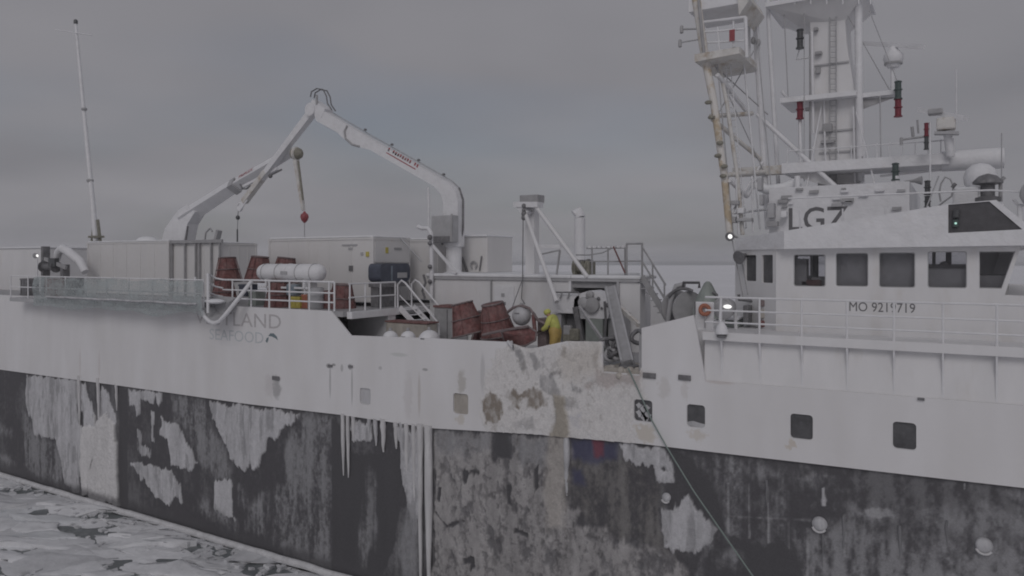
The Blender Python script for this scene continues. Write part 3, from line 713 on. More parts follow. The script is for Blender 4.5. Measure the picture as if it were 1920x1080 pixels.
PATCH = [
    ('ice_light', 0.05, [(50, 700), (145, 713), (146, 745), (150, 800), (152, 828), (142, 836), (108, 826), (64, 816), (60, 790), (50, 765)]),
    ('ice_frost', 0.03, [(0, 798), (24, 806), (24, 818), (0, 812)]),
    ('ice_frost', 0.03, [(46, 770), (60, 795), (66, 818), (108, 829), (118, 870), (122, 902), (95, 896), (50, 872), (44, 830)]),
    ('ice_light', 0.06, [(108, 829), (146, 790), (156, 800), (160, 850), (150, 900), (155, 928), (140, 926), (122, 905), (118, 870)]),
    ('ice_frost', 0.03, [(0, 852), (30, 862), (30, 872), (0, 862)]),
    ('ice_frost', 0.04, [(50, 870), (95, 893), (150, 912), (150, 926), (100, 914), (60, 890)]),
    ('ice_white', 0.10, [(155, 800), (180, 780), (184, 850), (170, 880), (168, 930), (155, 930), (150, 870)]),
    ('ice_white', 0.14, [(188, 785), (200, 770), (214, 790), (221, 830), (222, 900), (226, 950), (214, 948), (204, 940), (196, 946), (170, 938), (166, 900), (176, 860), (180, 800)]),
    ('ice_light', 0.04, [(152, 718), (160, 718), (176, 770), (180, 800), (157, 800), (152, 760)]),
    ('ice_light', 0.04, [(190, 720), (204, 740), (218, 790), (200, 775), (188, 785)]),
    ('ice_light', 0.05, [(240, 729), (304, 737), (303, 752), (297, 757), (292, 745), (288, 758), (276, 744), (272, 752), (264, 750), (264, 775), (258, 780), (252, 762), (243, 763)]),
    ('ice_frost', 0.02, [(322, 741), (356, 746), (393, 752), (400, 800), (420, 840), (432, 880), (430, 900), (400, 895), (385, 880), (365, 850), (355, 800), (335, 800), (322, 790)]),
    ('ice_light', 0.05, [(303, 782), (318, 790), (335, 797), (350, 830), (370, 868), (356, 884), (322, 872), (317, 830), (303, 812)]),
    ('ice_light', 0.03, [(258, 805), (265, 808), (266, 835), (282, 838), (280, 856), (262, 852)]),
    ('ice_light', 0.02, [(284, 770), (289, 772), (290, 830), (285, 828)]),
    ('ice_light', 0.07, [(395, 753), (470, 763), (562, 775), (556, 792), (535, 800), (520, 822), (507, 822), (495, 850), (485, 872), (478, 887), (470, 874), (462, 890), (440, 870), (425, 830), (400, 785)]),
    ('ice_light', 0.05, [(243, 866), (262, 868), (290, 874), (322, 882), (335, 905), (343, 942), (332, 930), (318, 950), (292, 932), (272, 905)]),
    ('ice_light', 0.03, [(400, 903), (435, 900), (440, 975), (424, 968), (402, 950)]),
    ('ice_frost', 0.03, [(372, 940), (400, 950), (440, 978), (438, 988), (400, 972), (374, 958)]),
    ('ice_frost', 0.02, [(450, 910), (462, 915), (462, 950), (450, 945)]),
    ('ice_frost', 0.03, [(562, 777), (622, 786), (622, 1110), (600, 1090), (575, 1060), (555, 1048), (530, 1030), (500, 1010), (465, 990), (468, 950), (500, 920), (540, 905), (535, 870), (532, 830), (556, 800)]),
    ('ice_light', 0.05, [(660, 790), (698, 795), (700, 824), (688, 826), (665, 822), (660, 826)]),
    ('ice_frost', 0.03, [(697, 880), (704, 890), (704, 960), (700, 1010), (680, 1050), (676, 1000), (690, 960)]),
    ('ice_light', 0.08, [(738, 799), (790, 805), (790, 880), (788, 960), (780, 1000), (772, 970), (764, 930), (756, 890), (754, 850), (748, 820)]),
    ('ice_frost', 0.04, [(765, 960), (785, 975), (785, 1100), (770, 1100), (748, 1060), (742, 1020)]),
    ('scratch', 0, [(1070, 850), (1150, 845), (1230, 900), (1250, 990), (1300, 1040), (1200, 1020), (1120, 990), (1075, 940)]),
    ('ice_dirty', 0.07, [(812, 808), (850, 811), (924, 815), (926, 858), (958, 862), (962, 818), (1000, 819), (1036, 821), (1066, 830), (1068, 880), (1062, 920), (1070, 950), (1088, 962), (1078, 985), (1100, 990), (1128, 985), (1140, 1002), (1150, 1025), (1180, 1018), (1240, 1032), (1290, 1062), (1310, 1110), (786, 1110), (812, 1060), (818, 1000)]),
    ('ice_light', 0.05, [(1160, 832), (1200, 834), (1250, 842), (1262, 885), (1240, 876), (1200, 872), (1172, 855)]),
    ('ice_light', 0.04, [(1231, 878), (1258, 886), (1262, 902), (1248, 910), (1234, 900)]),
    ('ice_light', 0.06, [(1232, 950), (1264, 955), (1290, 925), (1306, 950), (1322, 972), (1348, 992), (1322, 1022), (1304, 1046), (1280, 1034), (1252, 1026), (1240, 1000)]),
    ('ice_frost', 0.03, [(1276, 850), (1370, 864), (1366, 892), (1340, 894), (1336, 880), (1306, 890), (1290, 880)]),
    ('ice_frost', 0.02, [(1334, 896), (1370, 900), (1405, 905), (1402, 960), (1380, 1000), (1360, 960), (1345, 940)]),
    ('ice_frost', 0.02, [(1440, 912), (1476, 920), (1480, 980), (1470, 1020), (1446, 1010), (1442, 960)]),
    ('ice_frost', 0.03, [(1290, 1030), (1330, 1010), (1362, 965), (1385, 1010), (1340, 1020), (1310, 1060), (1330, 1110), (1300, 1110)]),
    ('ice_light', 0.02, [(1541, 915), (1545, 915), (1546, 948), (1541, 948)]),
    ('ice_light', 0.02, [(1806, 905), (1811, 905), (1810, 920), (1806, 918)]),
    ('ice_frost', 0.02, [(1880, 914), (1930, 920), (1930, 945), (1884, 935)]),
    ('ice_frost', 0.02, [(1506, 1010), (1560, 985), (1640, 1000), (1760, 1010), (1980, 1020), (1980, 1140), (1510, 1140), (1500, 1080)]),
    ('ice_frost', 0.02, [(1512, 1050), (1600, 1045), (1700, 1068), (1850, 1072), (1980, 1080), (1980, 1150), (1512, 1150)]),
    ('ice_frost', 0, [(1370, 868), (1440, 878), (1560, 892), (1560, 910), (1500, 912), (1440, 902), (1376, 890)]),
    ('ice_frost', 0, [(1600, 958), (1680, 955), (1690, 975), (1620, 972)]), ('thin', 0, [(1620, 955), (1668, 952), (1676, 968), (1650, 972), (1626, 966)]),
    ('ice_frost', 0, [(1720, 960), (1980, 950), (1980, 1000), (1800, 1000), (1740, 990)]),
    ('thin', 0, [(1364, 905), (1367, 905), (1368, 1000), (1364, 1000)]), ('thin', 0, [(1403, 906), (1406, 906), (1407, 1010), (1403, 1010)]), ('thin', 0, [(1439, 912), (1442, 912), (1443, 1020), (1439, 1020)]), ('thin', 0, [(1477, 918), (1480, 918), (1481, 1030), (1477, 1030)]),
    ('thin', 0, [(1360, 966), (1520, 974), (1520, 977), (1360, 969)]), ('thin', 0, [(1582, 965), (1585, 965), (1586, 1045), (1582, 1045)]), ('thin', 0, [(1512, 990), (1515, 990), (1518, 1120), (1513, 1120)]),
    ('bare', 0, [(1330, 1035), (1360, 1016), (1400, 1018), (1436, 1020), (1462, 1012), (1486, 1030), (1500, 1060), (1512, 1140), (1325, 1140)]),
    ('ice_frost', 0, [(1340, 1030), (1380, 1024), (1390, 1045), (1350, 1060)]),
    ('bare', 0, [(1262, 846), (1300, 856), (1345, 930), (1365, 1000), (1420, 1030), (1380, 1030), (1340, 985), (1300, 920), (1270, 880)]),
    ('bare', 0, [(222, 720), (240, 728), (240, 960), (226, 955)]), ('bare', 0, [(622, 786), (636, 788), (660, 850), (690, 850), (740, 850), (752, 900), (748, 960), (740, 1020), (700, 1120), (622, 1120)]),
    ('ice_frost', 0, [(697, 880), (704, 890), (704, 960), (702, 1010), (682, 1060), (676, 1000), (690, 960)]),
    ('bare', 0, [(924, 815), (958, 818), (960, 858), (928, 856)]), ('bare', 0, [(866, 880), (880, 884), (893, 876), (897, 886), (890, 898), (884, 886), (876, 908), (866, 902)]),
    ('bare', 0, [(822, 915), (830, 912), (826, 940), (820, 936)]), ('bare', 0, [(818, 960), (838, 984), (868, 974), (872, 977), (838, 990)]), ('bare', 0, [(968, 990), (992, 1000), (990, 1008), (966, 998)]),
    ('bare', 0, [(1002, 880), (1010, 870), (1010, 915), (1003, 925)]), ('bare', 0, [(870, 1048), (890, 1044), (892, 1062), (884, 1068), (886, 1054), (872, 1058)]), ('bare', 0, [(950, 910), (957, 912), (955, 930), (960, 948), (952, 944)]),
    ('ice_frost', 0, [(814, 806), (925, 815), (920, 840), (880, 850), (820, 845)]), ('ice_frost', 0, [(960, 818), (1030, 822), (1020, 870), (970, 866)]),
    ('navy', 0, [(1070, 822), (1160, 828), (1158, 862), (1110, 868), (1072, 860)]), ('redmark', 0, [(1112, 824), (1134, 826), (1132, 856), (1116, 856)]), ('navy', 0, [(1072, 880), (1090, 880), (1096, 910), (1076, 905)]),
    ('ice_brown', 0, [(1034, 815), (1066, 820), (1070, 850), (1064, 930), (1060, 990), (1030, 990), (1022, 930), (1028, 860)]),
]
dxg, dzg = .032, .03
gx_ = np.arange(XG0, XG1 + dxg, dxg); nzr_ = 236; zt_g = np.interp(gx_, [p[0] for p in paint], [p[1] for p in paint]) + .002
tt = np.linspace(0, 1, nzr_)[:, None]; GX = np.repeat(gx_[None, :], nzr_, 0); GZ = -.1 + (zt_g[None, :] + .1) * tt
n_s = fbm(GX, GZ, 3.2, .45, 11, 5); n_b = fbm(GX, GZ, .45, .5, 21, 4); n_f = fbm(GX, GZ, 9, 6, 31, 4, .7); n_e = fbm(GX, GZ, 2.6, 1.7, 41, 5, .62) - .5; n_d = fbm(GX, GZ, 7.5, .5, 51, 3) - .5
base_f = np.clip((n_s * .5 + n_b * .55 + (n_f - .5) * .35) - .47, 0, 1)
fr = sstep(0.02, .34, base_f * (1 + .5 * sstep(-13, -6, GX)))
HC = np.array((.090, .087, .094))[None, None] * (.85 + .3 * n_f[..., None]); HC = HC + (np.array((.24, .24, .248)) - HC) * (fr * .55)[..., None]
HT = .006 * fr
for k, (mt, th, pts) in enumerate(PATCH):
    col, soft, en, tc_, st_, thk = KIND[mt]; pl = hp(pts); thk = th if (th and mt != 'ice_frost') else thk
    x0 = min(p[0] for p in pl) - .5; x1 = max(p[0] for p in pl) + .5
    i0, i1 = np.searchsorted(gx_, x0), np.searchsorted(gx_, x1)
    if i1 - i0 < 2: continue
    sl_x = slice(i0, i1); X, Z = GX[:, sl_x], GZ[:, sl_x]
    narrow = min(max(p[0] for p in pl) - min(p[0] for p in pl), max(p[1] for p in pl) - min(p[1] for p in pl)); sc_e = min(1, .25 + narrow / .7)
    d = sdpoly(X, Z, pl) + (n_e[:, sl_x] * en * 1.1 + n_d[:, sl_x] * en * .9) * sc_e
    m = sstep(-soft * sc_e - .004, soft * sc_e + .004, d) * st_
    tex = (n_s[:, sl_x] * .65 + n_f[:, sl_x] * .45 - .05)
    if mt in ('ice_frost', 'scratch', 'thin'): m = m * np.clip(1 - tc_ + tc_ * sstep(.30, .66, tex + .25 * (n_b[:, sl_x] - .5)) * 1.25, 0, 1)
    if mt == 'ice_light': m = m * (1 - .34 * sstep(.50, .66, fbm(X, Z, 4.5, .9, 131 + k % 3, 4, .6)))
    if mt == 'ice_dirty': m = m * (1 - .75 * sstep(.54, .68, fbm(X, Z, 1.8, 1.1, 141, 5, .65))) * (1 - .5 * sstep(.55, .7, fbm(X, Z, 6, 3.5, 151, 4, .65)))
    c = np.array(col)[None, None] * (1 + tc_ * 1.1 * (tex - .5))[..., None]
    if mt in ('ice_dirty', 'ice_brown'): c = c * (1 - .35 * sstep(.56, .74, fbm(X, Z, 2.2, 1.4, 61, 5, .65)))[..., None]
    HC[:, sl_x] = HC[:, sl_x] + (c - HC[:, sl_x]) * m[..., None]
    HT[:, sl_x] = HT[:, sl_x] * (1 - m) + m * thk * (.75 + .5 * n_f[:, sl_x])
wet = sstep(.75, .35, GZ + n_e * .35 - .1)                 # dark wet band at the waterline
HC = HC + (np.array((.10, .098, .105)) - HC) * (wet * .8)[..., None]
crust_mesh('hull_bottom_side', GX, GZ, YB - HT, np.clip(HC, .02, .85), None, hull_b)
# dirty frozen crust on the white side below the working deck
xs_ = np.arange(PX(880, 0), PX(1215, 0), .022); zs_ = np.arange(6.3, 9.75, .022); CX, CZ = np.meshgrid(xs_, zs_)
e1_ = fbm(CX, CZ, 2.4, 1.8, 71, 5, .65) - .5; e2_ = fbm(CX, CZ, 6, 4.5, 81, 4, .7); e3_ = fbm(CX, CZ, 5, .7, 91, 4)
ztop_ = np.interp(xs_, [PX(a, 0) for a in (880, 950, 985, 1000, 1060, 1128, 1131, 1201, 1204, 1300)], [PZ(880, 637, 0), PZ(950, 641, 0), PZ(985, 653, 0), PZ(1000, 653, 0), PZ(1060, 640, 0), PZ(1128, 641, 0), 8.70, 8.70, 10, 10])[None, :]
zbot_ = np.interp(xs_, [p[0] for p in paint], [p[1] for p in paint])[None, :]
CC = np.tile(np.array((.71, .70, .695)), CX.shape + (1,)); CT = np.full(CX.shape, -.02)
def lay(pts, col, soft, en, st_, thk, yy=0):
    global CC, CT
    d = sdpoly(CX, CZ, hp(pts, 0)) + e1_ * en + (e2_ - .5) * en * .5; m = sstep(-soft, soft, d) * st_
    CC = CC + (np.array(col) * (.88 + .24 * e2_)[..., None] - CC) * m[..., None]; CT = np.maximum(CT, -.02 + m * (.02 + thk * (.5 + e2_)))
lay([(930, 655), (960, 648), (1010, 650), (1060, 640), (1128, 640), (1135, 700), (1200, 702), (1205, 760), (1185, 835), (1100, 826), (1000, 815), (920, 808), (900, 770), (905, 720)], (.70, .685, .675), .25, .9, 1, .012)
lay([(1040, 645), (1128, 645), (1128, 700), (1060, 710)], (.60, .56, .51), .25, .6, .6, .02)
lay([(1120, 695), (1200, 700), (1195, 722), (1100, 726)], (.47, .42, .40), .12, .4, .8, .03)
B_, G_ = (.27, .235, .20), (.33, .325, .33)
for (pts, col, st_) in (([(907, 748), (920, 735), (940, 750), (946, 775), (935, 795), (914, 790), (906, 770)], B_, .85), ([(950, 745), (964, 728), (980, 742), (974, 768), (962, 760)], B_, .95), ([(983, 735), (1000, 724), (1018, 736), (1024, 760), (1004, 768), (990, 758)], B_, .8),
    ([(964, 655), (975, 652), (990, 690), (978, 694)], G_, .8), ([(990, 662), (1004, 658), (1018, 690), (1004, 696)], G_, .75), ([(1014, 655), (1020, 655), (1024, 688), (1016, 690)], G_, .6), ([(1030, 694), (1052, 696), (1052, 704), (1032, 704)], (.2, .19, .19), .8), ([(1010, 700), (1040, 705), (1050, 740), (1028, 738), (1014, 725)], G_, .7),
    ([(1046, 745), (1080, 742), (1085, 765), (1058, 770)], G_, .55), ([(1072, 720), (1090, 734), (1082, 742), (1072, 734)], G_, .8), ([(1110, 665), (1120, 660), (1122, 690), (1112, 690)], B_, .45), ([(1050, 655), (1062, 650), (1060, 668), (1050, 668)], B_, .5), ([(920, 795), (935, 795), (930, 812)], B_, .4), ([(960, 790), (1000, 782), (1002, 808), (970, 806)], G_, .5), ([(905, 665), (914, 665), (906, 708), (900, 708)], G_, .5), ([(1068, 780), (1090, 775), (1092, 800), (1075, 800)], (.5, .5, .54), .5)):
    d = sdpoly(CX, CZ, hp(pts, 0)) + e1_ * .28 + (e2_ - .5) * .22; m = sstep(-.05, .08, d) * st_ * (.45 + .75 * sstep(.3, .62, e2_ * .6 + e3_ * .4))
    CC = CC + (np.array(col) - CC) * np.clip(m, 0, 1)[..., None]
lay([(1040, 742), (1058, 745), (1066, 790), (1070, 832), (1034, 828), (1040, 790)], (.36, .325, .27), .08, .25, .9, .06)
spk = sstep(.60, .72, fbm(CX, CZ, 7, 6, 101, 3)) * sstep(-.5, .6, sdpoly(CX, CZ, hp([(940, 650), (1128, 645), (1190, 720), (1160, 810), (920, 800)], 0)))
CC = CC + (np.array((.36, .34, .32)) - CC) * (spk * .38)[..., None]
ok = (CT > -.004) & (CZ < ztop_ - .005) & (CZ > zbot_ + .01)
for hl in holes: ok &= sdpoly(CX, CZ, hl) < -.03
crust_mesh('dirty_ice_crust', CX, CZ, -.006 - np.maximum(CT, -.004), np.clip(CC, .02, .85), ok, hull_w)
def icicle(x, z0, z1, r, mt='ice_white', y=-0.05, seed=0):
    n = 9; pts = []; rs = []
    for i in range(n + 1):
        t = i / n; z = z0 + (z1 - z0) * t
        pts.append((x + 0.03 * noise.noise(Vector((t * 3, seed, 0))), y + 0.04 * t, z))
        rs.append(max(0.012, r * (1 - 0.75 * t ** 2) * (1 + 0.25 * noise.noise(Vector((t * 6, seed, 5))))))
    MB().tube(pts, rs, 8).build('icicle', mt, hull_b)
for k, (px, y0, y1, hw, yy) in enumerate(((148, 708, 800, 3.5, 0), (184, 712, 800, 3.5, 0), (218, 722, 770, 3, 0.05), (643, 780, 892, 4.5, 0.02), (652, 784, 896, 4, 0.02), (662, 786, 830, 4.5, .03),
                                     (718, 790, 848, 6, 0.02), (742, 796, 842, 5, 0.03), (788, 800, 1130, 6.5, 0), (803, 803, 1130, 8, -0.02), (776, 800, 940, 5, .04), (762, 798, 905, 5, .04), (752, 796, 860, 4, .05),
                                     (704, 790, 836, 5, .03), (692, 790, 826, 4, .04), (1062, 826, 930, 6, .04))):
    icicle(PX(px, yy), PZ(px, y0, yy) + 0.1, PZ(px, y1, yy), hw / PPM(px, yy), 'ice_white' if k < 12 else 'ice_light', yy, k * 2.3)
for (px, py, r) in ((1537, 982, 13), (1845, 1022, 14), (1250, 932, 8)):
    c = P(px, py, YB); rr = r / PPM(px, YB)
    fl = MB().lathe([(rr * 1.05, 0), (rr * 1.05, 0.05), (rr * .9, 0.10), (rr * .5, 0.14), (0.01, 0.15)], c + Vector((0, 0.01, 0)), (0, -1, 0), 18).build('side_fitting', 'ice_light', ves)
    MB().tube(arc(c + Vector((0, -.1, -.02)), rr * .95, 200, 330, (1, 0, 0), (0, 0, 1), 8), 0.03, 6).build('ice_rim', 'ice_white', fl)
for (px, y0, y1, r) in ((1582, 965, 1045, 3), (1687, 985, 1068, 3.5), (1775, 975, 1040, 2.5), (1543, 1000, 1090, 2.5), (1438, 900, 960, 2)):
    icicle(PX(px, YB), PZ(px, y0, YB), PZ(px, y1, YB), r / PPM(px, YB), 'ice_frost', YB - .02, px * .1)
# ice collar at the waterline
pts = []; rs = []
for i in range(120):
    x = XS + i * (XB - XS) / 119
    pts.append((x, -0.06 + 0.04 * noise.noise(Vector((x * .6, 1, 1))), 0.17 + 0.04 * noise.noise(Vector((x * .8, 4, 1))))); rs.append(0.15 + 0.03 * noise.noise(Vector((x * 1.3, 9, 1))))
tag(MB().tube(pts, rs, 8).build('ice_collar', 'collar_ice', ves), 'rounded ridge of ice along the waterline')

# ------------------------------------------------------------------ lettering on the side
text_obj('company_lettering', 'VESTLAND', 'text_brown', hull_w, (PX(366, 0), 0, PZ(450, 612, 0)), (1, 0, 0), (0, 0, 1), PX(527, 0) - PX(366, 0), 0.58, 0.004, 0.0)
text_obj('company_lettering', 'SEAFOOD', 'text_blue', hull_w, (PX(393, 0), 0, PZ(440, 640, 0)), (1, 0, 0), (0, 0, 1), PX(494, 0) - PX(393, 0), 0.46, 0.004, 0.0)
lg = lambda pts: [(PX(a, 0), PZ(a, b, 0)) for (a, b) in pts]
MB().plate(lg([(503, 630), (507, 625), (513, 625), (519, 631), (521, 638), (516, 634), (510, 631)]), [], XZ(-0.004), 0.003).build('company_emblem', 'text_teal', hull_w)
MB().plate(lg([(498, 640), (500, 634), (504, 632), (503, 638), (501, 643)]), [], XZ(-0.004), 0.003).build('company_emblem', 'text_teal', hull_w)

# ------------------------------------------------------------------ wheelhouse
YW = 1.3
xc = PX(1455, YW)
xw_b, xw_t = PX(1884, YW), PX(1914, YW)
ZR = 12.44
wins = [(1488, 1548, 477, 538), (1567, 1628, 474, 538), (1648, 1716, 473, 540), (1739, 1813, 471, 541)]
wh = [rrect(PX(a, YW), PX(b, YW), PZ(b, d, YW), PZ(b, c, YW), 0.06) for (a, b, c, d) in wins]
w5 = [(PX(1836, YW), 11.40), (PX(1836, YW), 12.33), (PX(1904, YW), 12.33), (PX(1878, YW), 11.40)]
side_poly = [(xc, Z_FWD), (3.6, Z_FWD), (3.6, 11.2), (xw_b, 11.25), (xw_t, ZR), (xc, ZR)]
wheel = MB().box(xc - 1.5, xw_b, 2.9, BEAM - 2.9, Z_FWD + .003, Z_FWD + 0.06).build('wheelhouse', 'shade_interior', ves)
pwin = [rrect(xc - .9 + 1.15 + k * 1.2 - .2, xc - .9 + 1.15 + k * 1.2 + .88, 11.3, 12.41, .04) for k in range(4)]
for (yy, sg) in ((YW, 1), (BEAM - YW, -1)):
    if sg < 0:
        MB().plate(side_poly, pwin, XZ(yy, sg), 0.09).build('side_wall', 'white_paint', wheel)
        for hl in pwin: MB().plate(hl, [], XZ(yy + sg * 0.05, sg), 0.01).build('pane', 'glass', wheel)
        continue
    MB().plate(side_poly, wh + [w5], XZ(yy, sg), 0.09).build('side_wall', 'white_paint', wheel)
    for hl in wh + [w5]:
        MB().plate(hl, [], XZ(yy + sg * 0.05, sg), 0.01).build('pane', 'glass', wheel)
        cx = sum(p[0] for p in hl) / len(hl); cz = sum(p[1] for p in hl) / len(hl)
        MB().plate([(cx + (p[0] - cx) * 1.001, cz + (p[1] - cz) * 1.001) for p in hl], [[(cx + (p[0] - cx) * .95, cz + (p[1] - cz) * .95) for p in hl]], XZ(yy + sg * 0.02, sg), 0.03).build('window_frame', 'mid_grey', wheel)
# chamfered aft corner with two windows
def chamf(x0, y0, sg=1):
    q = math.sqrt(.5)
    return lambda u, v, t: Vector((x0 - q * u + q * t, y0 + sg * (q * u + q * t), v))
CL = 2.2
chz = [rrect(0.16, 0.72, 11.45, 12.26, 0.04), rrect(1.02, 1.62, 11.48, 12.26, 0.04)]
for (yy, sg) in ((YW, 1), (BEAM - YW, -1)):
    MB().plate([(0, Z_FWD), (CL, Z_FWD), (CL, ZR), (0, ZR)], chz, chamf(xc, yy, sg), 0.09).build('corner_wall', 'white_paint', wheel)
    for hl in (chz if sg > 0 else []): MB().plate(hl, [], chamf(xc + .04, yy + sg * .04, sg), 0.01).build('pane', 'dark_glass', wheel)
    for hl in (chz if sg < 0 else []): MB().plate(hl, [], chamf(xc + .04, yy + sg * .04, sg), 0.01).build('pane', 'glass', wheel)
xaw = xc - CL * math.sqrt(.5) - .01; ya0, ya1 = YW + CL * math.sqrt(.5) + .05, BEAM - YW - CL * math.sqrt(.5) - .05
awh = [rrect(ya0 + .25 + k * 1.6, ya0 + .25 + k * 1.6 + 1.25, 11.35, 12.35, .05) for k in range(int((ya1 - ya0 - .2) / 1.6))]
MB().plate([(ya0, Z_FWD), (ya1, Z_FWD), (ya1, ZR), (ya0, ZR)], awh, lambda u, v, t: Vector((xaw + t, u, v)), .08).build('aft_wall', 'white_paint', wheel)
for hl in awh: MB().plate(hl, [], lambda u, v, t: Vector((xaw + .04 + t, u, v)), .01).build('pane', 'glass', wheel)
# front wall leaning forward, with windows
fl_ = math.hypot(xw_t - xw_b, ZR - 11.25); fdx, fdz = (xw_t - xw_b) / fl_, (ZR - 11.25) / fl_
ff = lambda u, v, t: Vector((xw_b + fdx * v - t * fdz, u, 11.25 + fdz * v + t * fdx))
fh = [rrect(YW + .2 + k * 1.29, YW + .16 + k * 1.29 + 1.08, 0.14, fl_ - 0.14, 0.05) for k in range(8)]
MB().plate([(YW + .095, 0), (BEAM - YW - .095, 0), (BEAM - YW - .095, fl_), (YW + .095, fl_)], fh, ff, 0.08).build('front_wall', 'white_paint', wheel)
for hl in fh: MB().plate(hl, [], lambda u, v, t: ff(u, v, t + .03), 0.01).build('pane', 'glass', wheel)
MB().box(xw_b - .02, 3.59, YW + .1, BEAM - YW - .1, 11.1, 11.2).build('front_shelf', 'white_paint', wheel)
# inside
MB().box(PX(1560, YW), PX(1722, YW), YW + 0.32, YW + 0.36, Z_FWD + .1, ZR - .02).build('window_shade_sheet', 'pane_backing', wheel)  # sheet added behind two windows so they show a shaded interior
for (a, b, c, d) in ((1576, 1590, 478, 506), (1616, 1622, 484, 502), (1706, 1712, 476, 482)):
    MB().box(PX(a, YW + .3), PX(b, YW + .3), YW + .3, YW + .31, PZ(a, d, YW + .3), PZ(a, c, YW + .3)).build('notice', 'ice_light', wheel)
MB().box(PX(1728, YW), PX(1826, YW), YW + .25, YW + 1.3, 11.0, 11.90).build('console', 'mid_grey', wheel)
MB().box(PX(1728, YW), PX(1822, YW), YW + .2, YW + 1.35, 11.90, 12.00).build('console_top', 'black', wheel)
MB().box(PX(1773, YW + .4), PX(1784, YW + .4), YW + .5, YW + .6, 12.0, 12.4).build('monitor', 'black', wheel)
MB().lathe([(.1, 0), (.13, .04), (.13, .06), (.1, .1)], P(1771, 499, YW + .35), (0, 1, 0), 16).build('wheel_dial', 'dark_steel', wheel)
MB().box(PX(1838, YW), xw_b + .1, YW + .4, YW + 2.5, 11.0, 11.72).build('console', 'grey_steel', wheel)
MB().box(PX(1490, YW + .5), PX(1512, YW + .5), YW + .5, YW + .9, 11.2, 12.15).build('cabinet', 'pane_backing', wheel)
MB().cbox(PX(1500, YW + .5), PX(1540, YW + .5), YW + .5, YW + 1.0, 11.35, 11.55, .05).build('seat_cushion', 'red_net', wheel)
MB().box(PX(1522, YW + .6), PX(1556, YW + .6), YW + .6, YW + .9, 11.2, 11.62).build('cabinet', 'grey_steel', wheel)
MB().box(PX(1524, YW + 2), PX(1534, YW + 2), YW + 2, YW + 2.1, 11.2, 12.4).build('post', 'grey_steel', wheel)
# roof slab with raised screen and dark sidelight box
YV = 0.95
s0 = PX(1470, YV); sfb, sft = PX(1975, YV), PX(1868, YV)
Yi = YV + .07
rp = [(s0, Yi), (sfb - .1, Yi), (sfb - .1, BEAM - Yi), (s0, BEAM - Yi), (s0 - 1.75, BEAM - Yi - 1.75), (s0 - 1.75, Yi + 1.75)]
MB().plate(rp, [], lambda u, v, t: Vector((u, v, ZR + .003 + t)), 0.12).build('wheelhouse_roof', 'white_iced', wheel)
scr = [(s0, ZR - .02), (sfb, ZR + .03), (sft, 13.58), (PX(1780, YV), 13.52), (s0, 12.92)]
nav = [(PX(a, YV), PZ(a, b, YV)) for (a, b) in ((1778, 384), (1855, 377.5), (1917, 430), (1778, 437))]
for (yy, sg) in ((YV, 1), (BEAM - YV, -1)):
    MB().plate(scr, [nav], XZ(yy, sg), 0.06).build('roof_screen', 'white_iced', wheel)
    MB().plate([(0, ZR - .02), (1.8 * math.sqrt(2), ZR - .02), (1.8 * math.sqrt(2), 12.78), (0, 12.92)], [], chamf(s0, yy, sg), 0.06).build('roof_screen', 'white_iced', wheel)
    MB().plate(nav, [], XZ(yy + sg * .035, sg), 0.02).build('sidelight_recess', 'black', wheel)
# raked front of the screen
MB().add([(sft, YV + .06, 13.58), (sfb, YV + .06, ZR + .03), (sfb, BEAM - YV - .06, ZR + .03), (sft, BEAM - YV - .06, 13.58)], [(0, 1, 2, 3)]).build('roof_screen', 'white_iced', wheel)
c = P(1792, 419, YV)
nl = MB().lathe([(.04, -.09), (.07, -.08), (.07, .08), (.04, .1)], c + Vector((0, -.02, 0)), (0, 0, 1), 12).build('starboard_sidelight', 'lamp_green', wheel)
MB().ball(c + Vector((0, -.08, .0)), .03, 8, 6).build('lens', 'lamp_lit_green', wheel)
c = P(1793, 401, YV)
MB().lathe([(.05, -.1), (.08, -.09), (.08, .08), (.05, .1)], c + Vector((0, -.02, 0)), (0, 0, 1), 12).build('starboard_sidelight', 'lamp_dark', wheel)
text_obj('ship_number', 'IMO 9219719', 'text_black', wheel, (PX(1587, YW), YW, PZ(1650, 585, YW)), (1, 0, 0), (0, 0, 1), PX(1716, YW) - PX(1587, YW), 0.25, 0.005, 0.0)
# rail and gear on the wheelhouse roof
b0, b1 = P(1478, 382, 1.3), P(1895, 352, 1.3)
railing(wheel, [(b0.x, 1.3, 12.9), (b1.x - .4, 1.3, 12.9), (b1.x + .2, 2.2, 12.9)], 0.95, [(PX(p, 1.3), 1.3, 12.56) for p in (1500, 1580, 1660, 1740, 1880)], (1.0,), 0.022)

# ------------------------------------------------------------------ house between the masts with the call sign
YM = 3.5
mh = MB(); mh.box(PX(1442, YM), PX(1705, YM), YM, BEAM - YM, 12.57, PZ(1580, 346, YM))
house = mh.build('mast_house', 'white_iced', ves)
text_obj('call_sign', 'LGZ', 'text_black', house, (PX(1479, YM), YM, PZ(1530, 432, YM)), (1, 0, 0), (0, 0, 1), PX(1590, YM) - PX(1479, YM), PZ(1530, 388, YM) - PZ(1530, 432, YM), 0.006, 0.01)
for k in range(16):
    px = random.uniform(1446, 1695); py = random.uniform(350, 415); c = P(px, py, YM); q = random.uniform(.04, .12)
    MB().box(c.x - q * 1.4, c.x + q * 1.4, YM - .1, YM + .02, c.z - q * .5, c.z + q * .5).build('wall_fitting', random.choice(('grey_steel', 'mid_grey', 'white_iced')), house)

